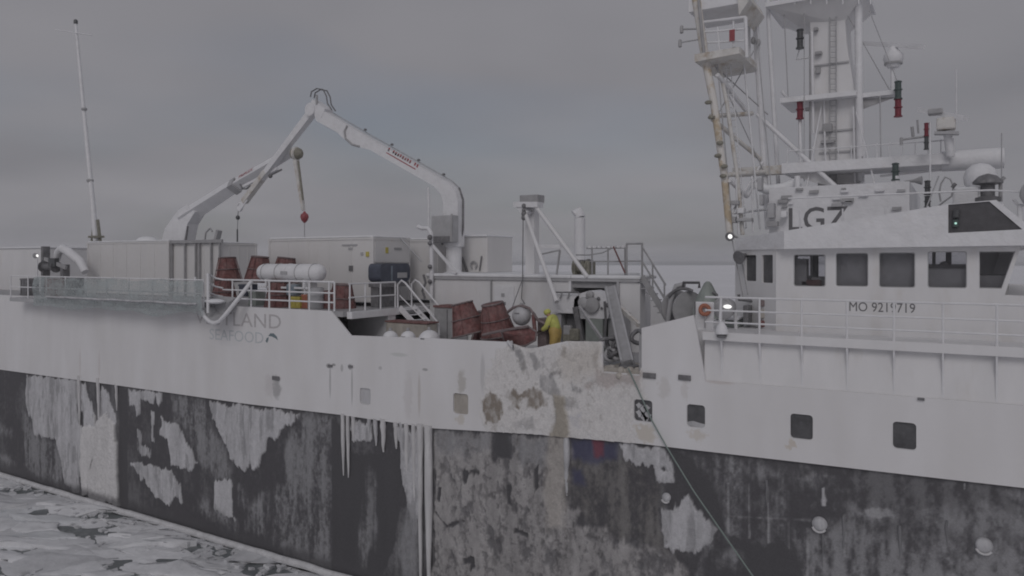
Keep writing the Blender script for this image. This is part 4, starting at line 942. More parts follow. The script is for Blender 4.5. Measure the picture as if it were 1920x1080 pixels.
# ------------------------------------------------------------------ midship deck house, its opening, rail and ladder
YH = 5.0; ZH = 11.40
xh0, xh1, xh2, xh3 = PX(806, YH), PX(1072, YH), PX(1160, YH), PX(1200, YH)
mh = MB()
mh.box(xh0, xh1, YH, 12.0, Z_MID - .05, ZH)
mh.box(xh1 + .001, xh2, 8.0, 8.3, Z_MID - .05, ZH)
mh.box(xh2, xh3, YH, 5.5, Z_MID - .05, ZH)
mh.box(xh2 - .1, xh2 - .002, YH + .1, 8.0, Z_MID - .05, ZH)
mid = mh.build('deck_house', 'white_paint', ves, 'white midship deck house with snow on its flat roof')
MB().box(xh1 + .002, xh2 - .102, YH + .1, 7.99, ZH - .35, ZH - .002).build('opening_header', 'grey_steel', mid)
MB().box(xh1 + .002, xh2 - .102, 7.8, 7.99, Z_MID, ZH - .36).build('opening_shade_lining', 'shade_interior', mid)  # dark lining added so the opening looks shaded inside
sn = MB(); sn.cbox(xh0 - .15, xh1 - .01, YH - .12, 12.1, ZH + .003, ZH + .13, .04); sn.cbox(xh1, xh3 + .05, YH - .12, 6.6, ZH + .003, ZH + .13, .04); sn.build('roof_snow', 'snow', mid)
MB().box(xh0 - .1, xh3 + .02, YH - .08, YH - .004, ZH - .10, ZH - .0).build('roof_edge', 'mid_grey', mid)
for (px, w_, z0, z1, mt) in ((922, .06, Z_MID, ZH - .12, 'grey_steel'), (1070, .1, Z_MID, ZH - .1, 'white_iced'), (1160, .1, Z_MID, ZH - .1, 'mid_grey')):
    x = PX(px, YH); MB().box(x - w_ / 2, x + w_ / 2, YH - .08, YH - .003, z0, z1).build('wall_post', mt, mid)
dx0, dx1 = PX(928, YH), PX(965, YH)
dd = MB().box(dx0, dx1, YH - .05, YH - .002, Z_MID + .1, ZH - .35).build('steel_door', 'white_iced', mid)
MB().box(dx0 + .3, dx0 + .55, YH - .075, YH - .051, PZ(945, 572, YH), PZ(945, 566, YH)).build('door_sign', 'dark_steel', dd)
MB().box(dx0 + .35, dx0 + .5, YH - .075, YH - .051, PZ(945, 556, YH), PZ(945, 550, YH)).build('door_sign', 'grey_steel', dd)
# rail on the house roof and stair down to the forward deck
rz = ZH + .13
YR = 6.0
railing(mid, [(PX(1100, YR), YR, rz), (PX(1172, YR), YR, rz)], 1.05, [(PX(p, YR), YR, rz) for p in (1110, 1140, 1172)], (.5, 1.0), .03, 'grey_steel')
railing(mid, [(PX(1174, YR - .2), YR - .2, rz), (PX(1205, YR - .2), YR - .2, rz)], 1.2, [(PX(p, YR - .2), YR - .2, rz) for p in (1175, 1204)], (.45, 1.0), .035, 'grey_steel')
st = MB()
for yy in (5.0, 5.8):
    a = Vector((PX(1204, yy), yy, ZH + .1)); b = Vector((PX(1248, yy), yy, Z_FWD))
    st.beam(a, b, .06, .2)
    for q in (.55, 1.1): st.tube([a + Vector((0, 0, q)), b + Vector((0, 0, q))], .03, 6)
    for t in (0, .45, .95): st.tube([a.lerp(b, t), a.lerp(b, t) + Vector((0, 0, 1.1))], .03, 6)
stair = st.build('stair', 'grey_steel', ves)
for k in range(6):
    t = (k + .5) / 6; a = Vector((PX(1204, 5.4), 5.4, ZH)); b = Vector((PX(1248, 5.4), 5.4, Z_FWD)); p = a.lerp(b, t)
    MB().box(p.x - .1, p.x + .1, 5.0, 5.8, p.z - .02, p.z + .02).build('tread', 'mid_grey', stair)
rl_ = MB()
for yy in (5.7, 6.1): rl_.tube([P(1150, 462, yy), P(1172, 512, yy)], .03, 6)
for k in range(7): rl_.tube([P(1150 + 22 * k / 7, 464 + 50 * k / 7, 5.7), P(1150 + 22 * k / 7, 464 + 50 * k / 7, 6.1)], .022, 5)
rl_.build('roof_ladder', 'red_net', mid)
for k in range(8): MB().box(PX(1106 + k * 9, YR) - .06, PX(1106 + k * 9, YR) + .06, YR - .04, YR + .04, rz + 1.05, rz + 1.13).build('ice_bead', 'white_iced', mid)
MB().tube([P(1080, 478, 6.0), P(1105, 478, 6.0), P(1130, 474, 6.0), P(1150, 464, 6.0)], .025, 5).build('roof_cable', 'grey_steel', mid)
# aft deck edge: slab, pillars, store under it with a black sheet for its shade, stair down
aft = MB(); aft.box(xa + .001, xa + .25, 0.3, 12.5, Z_AFT - .28, Z_AFT - .02)
aft.box(xa - 2.2, xa - 2.1, 0.2, 12.5, Z_MID, 9.94)
aft.box(xa - 2.0, xa + .2, 2.45, 2.9, Z_MID, 9.94)
aft.box(xa - .35, xa + .2, 6.2, 12.5, Z_MID, 9.94)
aftw = aft.build('aft_deck_front', 'white_iced', ves)
MB().box(xa - 2.08, xa - 1.98, .2, 2.4, Z_MID, 9.93).build('store_shade_sheet', 'black', aftw)  # black sheet puts the store's shade in front of its white wall
st = MB()
ya, yb = 3.1, 4.0
for yy in (ya, yb):
    a = Vector((xa + .25, yy, Z_AFT)); b = Vector((xa + 2.0, yy, Z_MID))
    st.beam(a, b, .06, .22)
    st.tube([a + Vector((-.1, 0, 0)), a + Vector((-.1, 0, .95)), a + Vector((.1, 0, 1.12)), a + Vector((.3, 0, 1.02)), b + Vector((.25, 0, .85)), b + Vector((.25, 0, 0))], .04, 6)
    st.tube([a + Vector((0, 0, .5)), b + Vector((.2, 0, .45))], .025, 6)
stair = st.build('stair', 'white_iced', ves)
for k in range(7):
    t = (k + .5) / 7; p = Vector((xa + .25, 0, Z_AFT)).lerp(Vector((xa + 2.0, 0, Z_MID)), t)
    MB().box(p.x - .1, p.x + .1, ya, yb, p.z - .02, p.z + .02).build('tread', 'white_iced', stair)

# ------------------------------------------------------------------ aft rail, the bent rail and its outboard walkway with net
YA = 0.06
px_posts = (436, 471, 505, 543, 580, 617)
railing(ves, [(PX(418, YA), YA, Z_AFT), (PX(627, YA), YA, Z_AFT)], 1.12, [(PX(p, YA), YA, Z_AFT) for p in px_posts] + [(PX(627, YA), YA, Z_AFT)], (.3, .62, 1.0), .035)
rb = MB()
for q in (.35, .68, 1.0):
    rb.tube([(PX(418, YA), YA, Z_AFT + 1.12 * q), (PX(408, YA), YA - .1, Z_AFT + 1.12 * q + .06), (PX(395, -.3), -.35, Z_AFT + 1.2 * q + .14), (PX(388, -.75), -.75, Z_AFT + 1.25 * q + .12)], .04, 6)
rbo = rb.build('railing', 'white_iced', ves)
MB().tube([(PX(390, -.75), -.75, 9.9), (PX(390, -.75), -.75, Z_AFT + 1.4)], .06, 8).build('stanchion', 'white_iced', rbo)
MB().tube([(PX(366, -.75), -.75, 9.9), (PX(366, -.75), -.75, Z_AFT + 1.25)], .05, 8).build('stanchion', 'white_iced', rbo)
railing(ves, [(xa + .1, 0.3, Z_AFT), (xa + .1, 3.0, Z_AFT)], 1.05, [(xa + .1, q, Z_AFT) for q in (.35, 1.2, 2.1, 3.0)], (.5, 1.0), .03)
# walkway outboard of the side
xw0, xw1 = PX(22, -.7), PX(384, -.7)
wk = MB(); wk.box(xw0, xw1, -.8, -0.004, 9.93, 10.12)
walk = wk.build('outboard_walkway', 'mid_grey', ves, 'walkway hanging outboard of the hull behind a net')
railing(walk.parent, [(xw0, -.75, 10.12), (xw1, -.75, 10.12)], 1.15, [(xw0 + (xw1 - xw0) * k / 9, -.75, 10.12) for k in range(10)], (.5, 1.0), .03)
# net draped over the rail
nx, nzr = 60, 12; vs = []
xn0, xn1 = PX(62, -.9), PX(380, -.9)
for j in range(nzr + 1):
    for i in range(nx + 1):
        u = i / nx; v = j / nzr
        x = xn0 + (xn1 - xn0) * u; sag = 0.12 * noise.noise(Vector((u * 7, 0, 3))) + .06 * noise.noise(Vector((u * 21, 0, 3)))
        z = 11.22 + sag * (1 - v) - v * (1.45 + .2 * noise.noise(Vector((u * 6, 5, 1))))
        y = -.86 - .10 * noise.noise(Vector((u * 16, v * 2.2, 7))) - .08 * math.sin(v * 3.14)
        vs.append((x, y, z))
tag(MB().add(vs, [(j * (nx + 1) + i, j * (nx + 1) + i + 1, (j + 1) * (nx + 1) + i + 1, (j + 1) * (nx + 1) + i) for j in range(nzr) for i in range(nx)], True).build('draped_net', 'netting'), 'sheer grey green net draped over the aft walkway rail', 'net')
mb = MB()
for k in range(90):
    u = (k + .5) / 90; x = PX(90, -.9) + (PX(372, -.9) - PX(90, -.9)) * u
    z = 10.28 + .05 * noise.noise(Vector((u * 9, 2, 2)))
    mb.ball((x, -1.0, z), (.09, .06, .05), 6, 5)
tag(mb.build('net_float_line', 'ice_light'), 'row of small pale floats along the foot of the net', 'float line')
# scoop shaped hose chute with its strut
ch = thing('hose_chute', P(403, 590, -.6), 'white half round chute hung over the side left of the lettering', 'chute')
c = P(403, 573, -.7)
rim = [P(a, b, -.75) for (a, b) in ((378, 562), (379, 580), (384, 594), (393, 603), (402, 606), (412, 602), (421, 592), (430, 581))]
MB().tube(rim + [P(450, 556, -.5), P(472, 527, -.2)], .085, 8).build('frame_tube', 'white_iced', ch)
bowl = MB()
rin = [P(a, b, -.70) for (a, b) in ((379, 566), (381, 582), (387, 595), (396, 602), (406, 602), (415, 595), (421, 584), (424, 570))]
rbk = [p + Vector((0, .5, .25)) for p in rin]
n = len(rin); bowl.add(rin + rbk, [(i, i + 1, n + i + 1, n + i) for i in range(n - 1)] + [tuple(range(n, 2 * n))])
bowl.build('bowl', 'mid_grey', ch)
cap = MB(); cap.ball(P(402, 565, -.5), (.6, .3, .11), 16, 8); cap.build('snow_cap', 'snow', ch)

# ================================================================== THINGS ON THE AFT DECK
def QY(px, X):                       # athwart position of pixel column px in the plane x = X
    d = ray(px, HORY); return CAMP.y + d.y * (X - CAMP.x) / d.x
def QP(px, py, X):
    d = ray(px, py); return CAMP + d * ((X - CAMP.x) / d.x)

def container(x0, x1, y0, y1, z0, z1, label, group='shipping containers on the aft deck', ribs=0):
    c = thing('shipping_container', ((x0 + x1) / 2, (y0 + y1) / 2, z0), label, 'container', group)
    b = MB(); b.box(x0 + .04, x1 - .04, y0 + .04, y1 - .04, z0 + .1, z1 - .05); b.build('body', 'container_white', c)
    f = MB(); t = .09
    for (xx, yy) in ((x0, y0), (x1 - t, y0), (x0, y1 - t), (x1 - t, y1 - t)): f.box(xx, xx + t, yy, yy + t, z0 + .02, z1 - .02)
    for zz in (z0 + .02, z1 - t - .02):
        for yy in (y0, y1 - t): f.box(x0 + t, x1 - t, yy + .01, yy + t - .01, zz + .004, zz + t - .004)
        for xx in (x0, x1 - t): f.box(xx + .01, xx + t - .01, y0 + t, y1 - t, zz + .004, zz + t - .004)
    f.build('frame', 'container_white', c)
    for (xx, yy) in ((x0 - .01, y0 - .01), (x1 - .15, y0 - .01), (x0 - .01, y1 - .15), (x1 - .15, y1 - .15)):
        for zz in (z0, z1 - .12): MB().box(xx, xx + .16, yy, yy + .16, zz, zz + .12).build('corner_casting', 'container_white', c)
    k_ = max(2, int((x1 - x0) / 1.15))
    for q in range(1, k_): MB().box(x0 + (x1 - x0) * q / k_ - .03, x0 + (x1 - x0) * q / k_ + .03, y0 + .022, y0 + .039, z0 + .13, z1 - .13).build('panel_seam', 'container_white', c)
    for q in (.25, .5, .75): MB().box(x1 - .039, x1 - .022, y0 + (y1 - y0) * q - .02, y0 + (y1 - y0) * q + .02, z0 + .13, z1 - .13).build('panel_seam', 'container_white', c)
    MB().cbox(x0 + .05, x1 - .05, y0 + .03, y1 - .03, z1 - .015, z1 + .06, .03).build('roof_snow', 'snow', c)
    return c
cA = container(PX(163, 4), PX(316, 4), 4.0, 6.44, Z_AFT, PZ(240, 453, 4), 'large plain white container right of the thin stern mast, snow on its roof')
MB().ball((PX(275, 5.2), 5.2, PZ(240, 453, 4) + .05), (.75, .5, .28), 16, 8).build('snow_mound', 'snow', cA)
cB = container(PX(320, 4.2), PX(414, 4.2), 4.2, 6.5, Z_AFT, PZ(360, 456, 4.2), 'short white container with dark upright bars, left of the red pots')
for px in (321, 346, 366, 373, 395, 411):
    x = PX(px, 4.1); MB().box(x - .035, x + .035, 4.08, 4.19, Z_AFT, PZ(360, 455, 4.1)).build('upright_bar', 'grey_steel', cB)
MB().box(PX(316, 4.1), PX(416, 4.1), 4.06, 4.19, PZ(360, 456, 4.1), PZ(360, 450, 4.1)).build('top_bar', 'grey_steel', cB)
x1c = PX(700, 3.0)
cC = container(PX(503, 3), x1c, 3.0, 5.44, 10.3, PZ(700, 444, 3), 'long white refrigerated container behind the white raft canisters')
for (a, b, cc, d, mt) in ((641, 669, 458, 460.5, 'mid_grey'), (653, 660, 464, 468, 'mid_grey'), (654, 661, 498, 508, 'dark_steel'), (676, 680, 473, 478, 'mid_grey'), (686, 691, 472, 481, 'yellow')):
    MB().box(PX(a, 3), PX(b, 3), 2.99, 3.038, PZ(a, d, 3), PZ(a, cc, 3)).build('side_marking', mt, cC)
# forward end: reefer machinery panel
y0, y1 = 3.1, 5.35
MB().box(x1c - .035, x1c + .02, y0, y1, 12.0, 12.9).build('machinery_panel', 'container_white', cC)
MB().box(x1c + .021, x1c + .04, QY(738, x1c), QY(752, x1c), 12.55, 12.65).build('panel_marking', 'grey_steel', cC)
MB().box(x1c + .021, x1c + .04, QY(722, x1c), QY(727, x1c), 12.4, 12.65).build('panel_marking', 'yellow', cC)
cD = container(x1c - 3.4, x1c + .55, 6.2, 8.6, 10.3, 13.05, 'white container half hidden behind the refrigerated one, beside the crane')
# generator
gx = x1c + .12
g = thing('generator', (gx + .35, 4.0, 10.3), 'dark blue rounded generator in front of the refrigerated container', 'generator')
ya_, yb_ = QY(713, gx + .7), QY(769, gx + .7)
zt, zb = QP(740, 494, gx + .7).z, QP(740, 528, gx + .7).z
hl = rrect(ya_, yb_, zb, zt, .22, 5)
MB().plate(hl, [], lambda u, v, t: Vector((gx + .7 - t, u, v)), .65).build('housing', 'navy', g)
MB().box(gx + .701, gx + .715, QY(745, gx + .7), QY(763, gx + .7), QP(750, 521, gx + .7).z, QP(750, 511, gx + .7).z).build('name_plate', 'mid_grey', g)
MB().box(gx + .701, gx + .71, QY(733, gx + .7), QY(736, gx + .7), zb + .05, zt - .1).build('door_seam', 'blue_grey', g)
MB().box(gx + .02, gx + .68, ya_ + .05, yb_ - .05, zb - .22, zb - .003).build('skid', 'dark_steel', g)
MB().box(gx + .1, gx + .5, ya_ + .1, yb_ - .5, 10.15, zb - .225).build('fuel_tank', 'dark_steel', g)

# red conical crab pots
def pot_mesh(loc, label):
    p = thing('crab_pot', loc, label, 'crab pot', 'red conical crab pots')
    L0 = Vector(loc)
    R0, R1, H = .62, .36, 1.1
    m = MB(); n = 20; vs = []
    for j in range(6):
        t = j / 5; r = R0 + (R1 - R0) * t
        for i in range(n):
            a = 2 * math.pi * i / n; q = r * (1 - .035 * (i % 2) - .03 * math.sin(math.pi * t))
            vs.append(L0 + Vector((q * math.cos(a), q * math.sin(a), H * t)))
    m.add(vs, [(j * n + i, j * n + (i + 1) % n, (j + 1) * n + (i + 1) % n, (j + 1) * n + i) for j in range(5) for i in range(n)])
    m.add(vs[:n], [tuple(range(n))]); m.add(vs[-n:], [tuple(range(n))])
    m.build('netting', 'red_net', p)
    circ = lambda r, h: [L0 + Vector((r * math.cos(2 * math.pi * i / 20), r * math.sin(2 * math.pi * i / 20), h)) for i in range(20)]
    MB().tube(circ(R0 + .01, 0), .035, 6, True).build('base_ring', 'pot_ring', p)
    MB().tube(circ((R0 + R1) / 2 + .02, H * .5), .02, 6, True).build('middle_ring', 'pot_ring', p)
    MB().tube(circ(R1 + .01, H), .035, 6, True).build('top_ring', 'pot_ring', p)
    for k in range(8):
        a = 2 * math.pi * k / 8
        MB().tube([L0 + Vector(((R0 + .01) * math.cos(a), (R0 + .01) * math.sin(a), 0)), L0 + Vector(((R1 + .01) * math.cos(a), (R1 + .01) * math.sin(a), H))], .018, 5).build('rib', 'red_net', p)
    return p
a = P(428, 528, 1.9); pot0 = pot_mesh((a.x, a.y, a.z), 'red crab pot beside the dark barred container, leftmost of the aft three')
pot0.rotation_euler = (0, math.radians(-4), 0)
def pot(px, py, Y, rot, label):
    q = P(px, py, Y); return copy_thing(pot0, q, [math.radians(v) for v in rot], label)
pot(484, 527, 2.1, (0, 5, 20), 'tallest aft red crab pot, between two others above the rail')
pot(532, 530, 2.2, (0, 6, 40), 'red crab pot showing only its top behind the white raft canisters')
pot(420, 570, 1.2, (0, 0, 70), 'red crab pot low behind the aft rail under the leftmost raised pot')
pot(640, 584, 1.6, (0, 3, 10), 'faded red crab pot standing just past the end of the aft rail')
pot(523, 577, .9, (0, 0, 33), 'red crab pot behind the aft rail, below the raft canisters')
# liferaft canisters
def raft(px0, px1, Y, py, label):
    x0, x1 = PX(px0, Y), PX(px1, Y); z = PZ((px0 + px1) / 2, py, Y); r = .36
    t = thing('raft_canister', ((x0 + x1) / 2, Y, z - r), label, 'life raft')
    ln = x1 - x0
    prof = [(.02, 0), (r * .55, .02), (r * .85, .12), (r, .28), (r, ln * .5 - .03), (r * 1.05, ln * .5 - .03), (r * 1.05, ln * .5 + .03), (r, ln * .5 + .03), (r, ln - .28), (r * .85, ln - .12), (r * .55, ln - .02), (.02, ln)]
    MB().lathe(prof, (x0, Y, z), (1, 0, 0), 22).build('shell', 'white_iced', t)
    for q in (.12, .34, .66, .88): MB().tube([(x0 + ln * q, Y + (r + .012) * math.cos(a), z + (r + .012) * math.sin(a)) for a in [2 * math.pi * i / 20 for i in range(20)]], .014, 5, True).build('strap', 'grey_steel', t)
    cr = MB()
    for q in (.2, .8): cr.box(x0 + ln * q - .05, x0 + ln * q + .05, Y - .35, Y + .35, z - r - .25, z - r + .08)
    cr.box(x0 + .2, x1 - .2, Y - .3, Y - .22, z - r - .3, z - r - .22); cr.box(x0 + .2, x1 - .2, Y + .22, Y + .3, z - r - .3, z - r - .22)
    for q in (.2, .8):
        for s in (-.26, .26): cr.box(x0 + ln * q - .03, x0 + ln * q + .03, Y + s - .03, Y + s + .03, Z_AFT, z - r - .3)
    cr.build('cradle', 'white_iced', t)
    MB().box(x0 + ln * .45, x0 + ln * .55, Y - r - .03, Y - r + .01, z - .06, z + .06).build('sticker', 'mid_grey', t)
raft(488, 606, 1.0, 511, 'long white life raft canister on its cradle in front of the red pots')
# mixed gear behind the rail
def crate(px0, px1, py0, py1, Y, dep, mt, label, name='fish_crate', cat='crate'):
    x0, x1 = PX(px0, Y), PX(px1, Y); z0, z1 = PZ(px0, py1, Y), PZ(px0, py0, Y)
    z0 = max(z0, Z_AFT if x0 < xa else Z_MID)
    t = thing(name, ((x0 + x1) / 2, Y + dep / 2, z0), label, cat)
    b = MB(); w_ = .04
    b.box(x0, x1, Y, Y + w_, z0, z1); b.box(x0, x1, Y + dep - w_, Y + dep, z0, z1)
    b.box(x0, x0 + w_, Y + w_, Y + dep - w_, z0, z1); b.box(x1 - w_, x1, Y + w_, Y + dep - w_, z0, z1); b.box(x0 + w_, x1 - w_, Y + w_, Y + dep - w_, z0, z0 + .05)
    b.build('body', mt, t)
    r = MB(); r.box(x0 - .025, x1 + .025, Y - .025, Y - .001, z1 - .08, z1 - .01); r.box(x0 - .025, x1 + .025, Y - .025, Y - .001, z0 + .02, z0 + .08)
    for q in (.15, .5, .85): r.box(x0 + (x1 - x0) * q - .02, x0 + (x1 - x0) * q + .02, Y - .02, Y - .002, z0 + .085, z1 - .085)
    r.build('rim', mt, t)
    return t
def barrel(px, py0, py1, Y, r, mt, label):
    z0 = max(PZ(px, py1, Y), Z_AFT if PX(px, Y) < xa else Z_MID); z1 = PZ(px, py0, Y); h = z1 - z0
    t = thing('drum', (PX(px, Y), Y, z0), label, 'drum')
    MB().lathe([(r * .95, 0), (r, .03), (r, h * .32), (r * 1.04, h * .34), (r, h * .36), (r, h * .64), (r * 1.04, h * .66), (r, h * .68), (r, h - .03), (r * .95, h)], (PX(px, Y), Y, z0), (0, 0, 1), 18).build('shell', mt, t)
    MB().lathe([(r * .9, 0), (r * .9, .02), (r * .2, .03), (r * .2, .06)], (PX(px, Y), Y, z0 + h), (0, 0, 1), 14).build('lid', 'grey_steel', t)
crate(545, 562, 556, 578, .6, .6, 'yellow', 'yellow fish crate behind the aft rail')
barrel(551, 533, 553, .9, .3, 'blue_grey', 'blue grey drum above the yellow crate behind the aft rail')
crate(566, 578, 552, 580, .7, .5, 'orange', 'small orange brown crate right of the yellow one')
barrel(592, 540, 580, .8, .32, 'mid_grey', 'pale grey drum behind the right part of the aft rail')
crate(600, 616, 545, 581, 1.0, .6, 'red_net', 'dull red crate at the right end behind the aft rail')
crate(448, 462, 533, 555, 1.0, .6, 'navy', 'dark blue crate behind the rail below the red pots')
crate(466, 480, 545, 574, .9, .5, 'green_grey', 'grey green crate left of the low red pot behind the rail')
barrel(508, 560, 580, 1.6, .28, 'dark_steel', 'dark drum low behind the rail under the first raft canister')

# thin stern mast
sm = thing('stern_mast', P(180, 452, 5.0), 'thin leaning white pole mast at the stern with a lamp on top', 'mast')
MB().tube([P(180, 452, 5), P(174, 380, 5), P(157, 205, 5), P(142, 45, 5)], [.17, .14, .11, .08], 10).build('pole', 'white_iced', sm)
MB().lathe([(.05, 0), (.12, .02), (.12, .22), (.06, .28)], P(142, 45, 5), (0, 0, 1), 12).build('top_lamp', 'lamp_dark', sm)
MB().tube([P(104, 56, 5.4), P(172, 66, 4.6)], .035, 6).build('spreader', 'white_iced', sm)
MB().lathe([(.14, 0), (.17, .05), (.17, .1), (.14, .15)], P(158, 207, 5), (0, 0, 1), 10).build('collar', 'grey_steel', sm)
MB().lathe([(.16, 0), (.2, .06), (.2, .16), (.16, .2)], P(169, 342, 5), (0, 0, 1), 10).build('collar', 'grey_steel', sm)
br = MB(); br.beam(P(173, 452, 5), P(177, 412, 5), .12, .16); br.beam(P(188, 452, 5), P(183, 412, 5), .12, .16); br.box(PX(171, 5), PX(190, 5), 4.8, 5.2, PZ(180, 446, 5), PZ(180, 442, 5))
br.build('base_bracket', 'olive', sm)

# stern: house, winch, roller tube, lamp
sh = thing('stern_house', (PX(40, 4), 6, Z_AFT), 'plain white stern house at the far left edge', 'deckhouse')
MB().box(XS, PX(78, 4), 4.0, 9.0, Z_AFT, PZ(40, 466, 4)).build('wall', 'white_paint', sh)
MB().cbox(XS, PX(79, 4), 3.9, 9.1, PZ(40, 466, 4) + .002, PZ(40, 466, 4) + .1, .04).build('roof_snow', 'snow', sh)
wn = thing('stern_winch', P(98, 512, 2.6), 'dark grey winch behind the stern rail left of the curved tube', 'winch')
MB().box(PX(80, 2.6), PX(84, 2.6), 2.5, 2.9, Z_AFT, PZ(82, 462, 2.6)).build('side_plate', 'dark_steel', wn)
MB().box(PX(116, 2.6), PX(121, 2.6), 2.5, 2.9, Z_AFT, PZ(118, 496, 2.6)).build('side_plate', 'dark_steel', wn)
MB().lathe([(.34, 0), (.34, .06), (.2, .08), (.2, 1.3), (.34, 1.32), (.34, 1.38)], P(82, 500, 2.6), (1, 0, 0), 16).build('drum', 'dark_steel', wn)
MB().beam(P(84, 485, 2.5), P(124, 502, 2.5), .12, .2).build('brace', 'grey_steel', wn)
MB().box(PX(92, 2.4), PX(104, 2.4), 2.35, 2.6, PZ(98, 500, 2.4), PZ(98, 484, 2.4)).build('motor', 'lamp_dark', wn)
tb = thing('roller_tube', P(130, 500, 3), 'curved white tube lying behind the stern rail', 'tube')
MB().tube([P(106, 488, 3), P(110, 472, 3), P(118, 466, 3), P(128, 472, 3), P(150, 490, 3), P(160, 510, 3)], [.18, .24, .26, .26, .24, .2], 12).build('body', 'white_iced', tb)
MB().tube(arc(P(117, 475, 2.9), .32, 60, 190, (1, 0, 0), (0, 0, 1), 10), .05, 6).build('end_ring', 'grey_steel', tb)
lp = thing('deck_floodlight', P(70, 484, 2.2), 'small lit floodlight on a post at the stern', 'floodlight', 'lit deck lights')
MB().tube([(P(70, 484, 2.2).x, 2.2, Z_AFT), P(70, 485, 2.2)], .04, 6).build('post', 'white_iced', lp)
MB().lathe([(.05, 0), (.15, .06), (.16, .18), (.13, .2)], P(70, 479, 2.35), (.3, -1, -.1), 12).build('housing', 'grey_steel', lp)
MB().lathe([(.085, 0), (.07, .02), (.02, .035)], P(70, 479.5, 2.14), (.3, -1, -.1), 12).build('lens', 'lamp_lit', lp)
for k, (px, py, mt, lb) in enumerate(((38, 548, 'dark_steel', 'dark crate behind the stern rail, leftmost of three'), (84, 548, 'red_net', 'dull red crate behind the stern rail'), (122, 546, 'dark_steel', 'dark crate behind the stern rail just left of the net'))):
    crate(px, px + 14, py - 26, py + 8, .5, .6, mt, lb)

# ------------------------------------------------------------------ deck cranes
def Yplate(pts, Y, th): return MB().plate([(PX(a, Y), PZ(a, b, Y)) for (a, b) in pts], [], XZ(Y - th / 2), th)
YC = 7.0
cr = thing('deck_crane', (PX(850, YC), YC, ZH), 'large white folding deck crane bent over like an arch', 'crane', 'white deck cranes')
Yplate([(864, 462), (865, 376), (860, 358), (848, 344), (700, 261), (640, 226), (606, 204), (596, 214), (600, 228), (640, 250), (652, 262), (680, 277), (700, 282), (820, 350), (834, 366), (838, 382), (838, 462)], YC, .55).build('main_boom', 'white_iced', cr)
MB().lathe([(.5, 0), (.5, .12), (.36, .18), (.36, 1.3), (.46, 1.32), (.46, 1.5)], (PX(851, YC), YC, ZH), (0, 0, 1), 18).build('pedestal', 'white_iced', cr)
kn = MB(); kn.lathe([(.34, -.36), (.34, .36)], P(590, 207, YC), (0, 1, 0), 16); kn.beam(P(590, 196, YC), P(614, 214, YC), .6, .5); kn.build('knuckle', 'white_iced', cr)
MB().beam(P(590, 205, YC), P(462, 372, YC), .36, .40, w2=.26, h2=.26).build('outer_boom', 'white_iced', cr)
MB().beam(P(500, 322, YC), P(458, 378, YC), .34, .30).build('outer_boom_sleeve', 'white_rusty', cr)
fk = MB(); fk.beam(P(462, 372, YC - .1), P(447, 394, YC - .1), .06, .3); fk.beam(P(462, 372, YC + .1), P(447, 394, YC + .1), .06, .3); fk.tube(arc(P(450, 388, YC), .22, 0, 330, (1, 0, 0), (0, 0, 1), 12), .05, 6); fk.build('boom_tip', 'white_iced', cr)
MB().tube([P(609, 233, YC - .1), P(650, 255, YC - .1), P(690, 274, YC - .1)], .075, 8).build('hydraulic_cylinder', 'mid_grey', cr)
MB().tube([P(a, b, YC - .3) for (a, b) in ((651, 236), (646, 246), (648, 260), (660, 271), (674, 275))], .055, 7).build('hose', 'grey_steel', cr)
for dz in (0, 7):
    MB().tube([P(a + dz, b + dz * .3, YC - .25 + dz * .03) for (a, b) in ((582, 182), (584, 172), (594, 166), (606, 168), (612, 180), (614, 194), (622, 206))], .035, 6).build('hose', 'dark_steel', cr)
MB().tube([P(594, 196, YC - .3), P(594, 178, YC - .3)], .06, 6).build('hose_fitting', 'grey_steel', cr)
MB().tube([P(a, b, YC + .1) for (a, b) in ((861, 352), (868, 374), (868, 430), (864, 450), (848, 460), (822, 456))], .045, 6).build('hose', 'dark_steel', cr)
MB().tube([P(a, b, YC + .1) for (a, b) in ((625, 212), (700, 256), (775, 298), (846, 338), (861, 352))], .022, 6).build('hose', 'grey_steel', cr)
for (a, b) in ((685, 243), (735, 271), (785, 300), (832, 327)): MB().lathe([(.05, 0), (.09, .03), (.05, .1)], P(a, b + 2, YC), (0, 0, 1), 8).build('hose_clamp', 'dark_steel', cr)
MB().tube([P(803, 352, YC - .1), P(804, 380, YC - .1), P(804, 425, YC - .1)], .06, 7).build('lift_cylinder', 'white_iced', cr)
cb = MB(); cb.cbox(PX(811, 6.3), PX(850, 6.3), 6.2, 6.7, PZ(830, 454, 6.3), PZ(830, 404, 6.3), .03); cbo = cb.build('control_cabinet', 'mid_grey', cr)
MB().box(PX(812, 6.3), PX(846, 6.3), 6.17, 6.199, PZ(830, 453, 6.3), PZ(830, 443, 6.3)).build('vent', 'dark_steel', cbo)
MB().box(PX(848, 6.3), PX(851, 6.3), 6.18, 6.22, PZ(830, 454, 6.3), PZ(830, 402, 6.3)).build('edge', 'grey_steel', cbo)
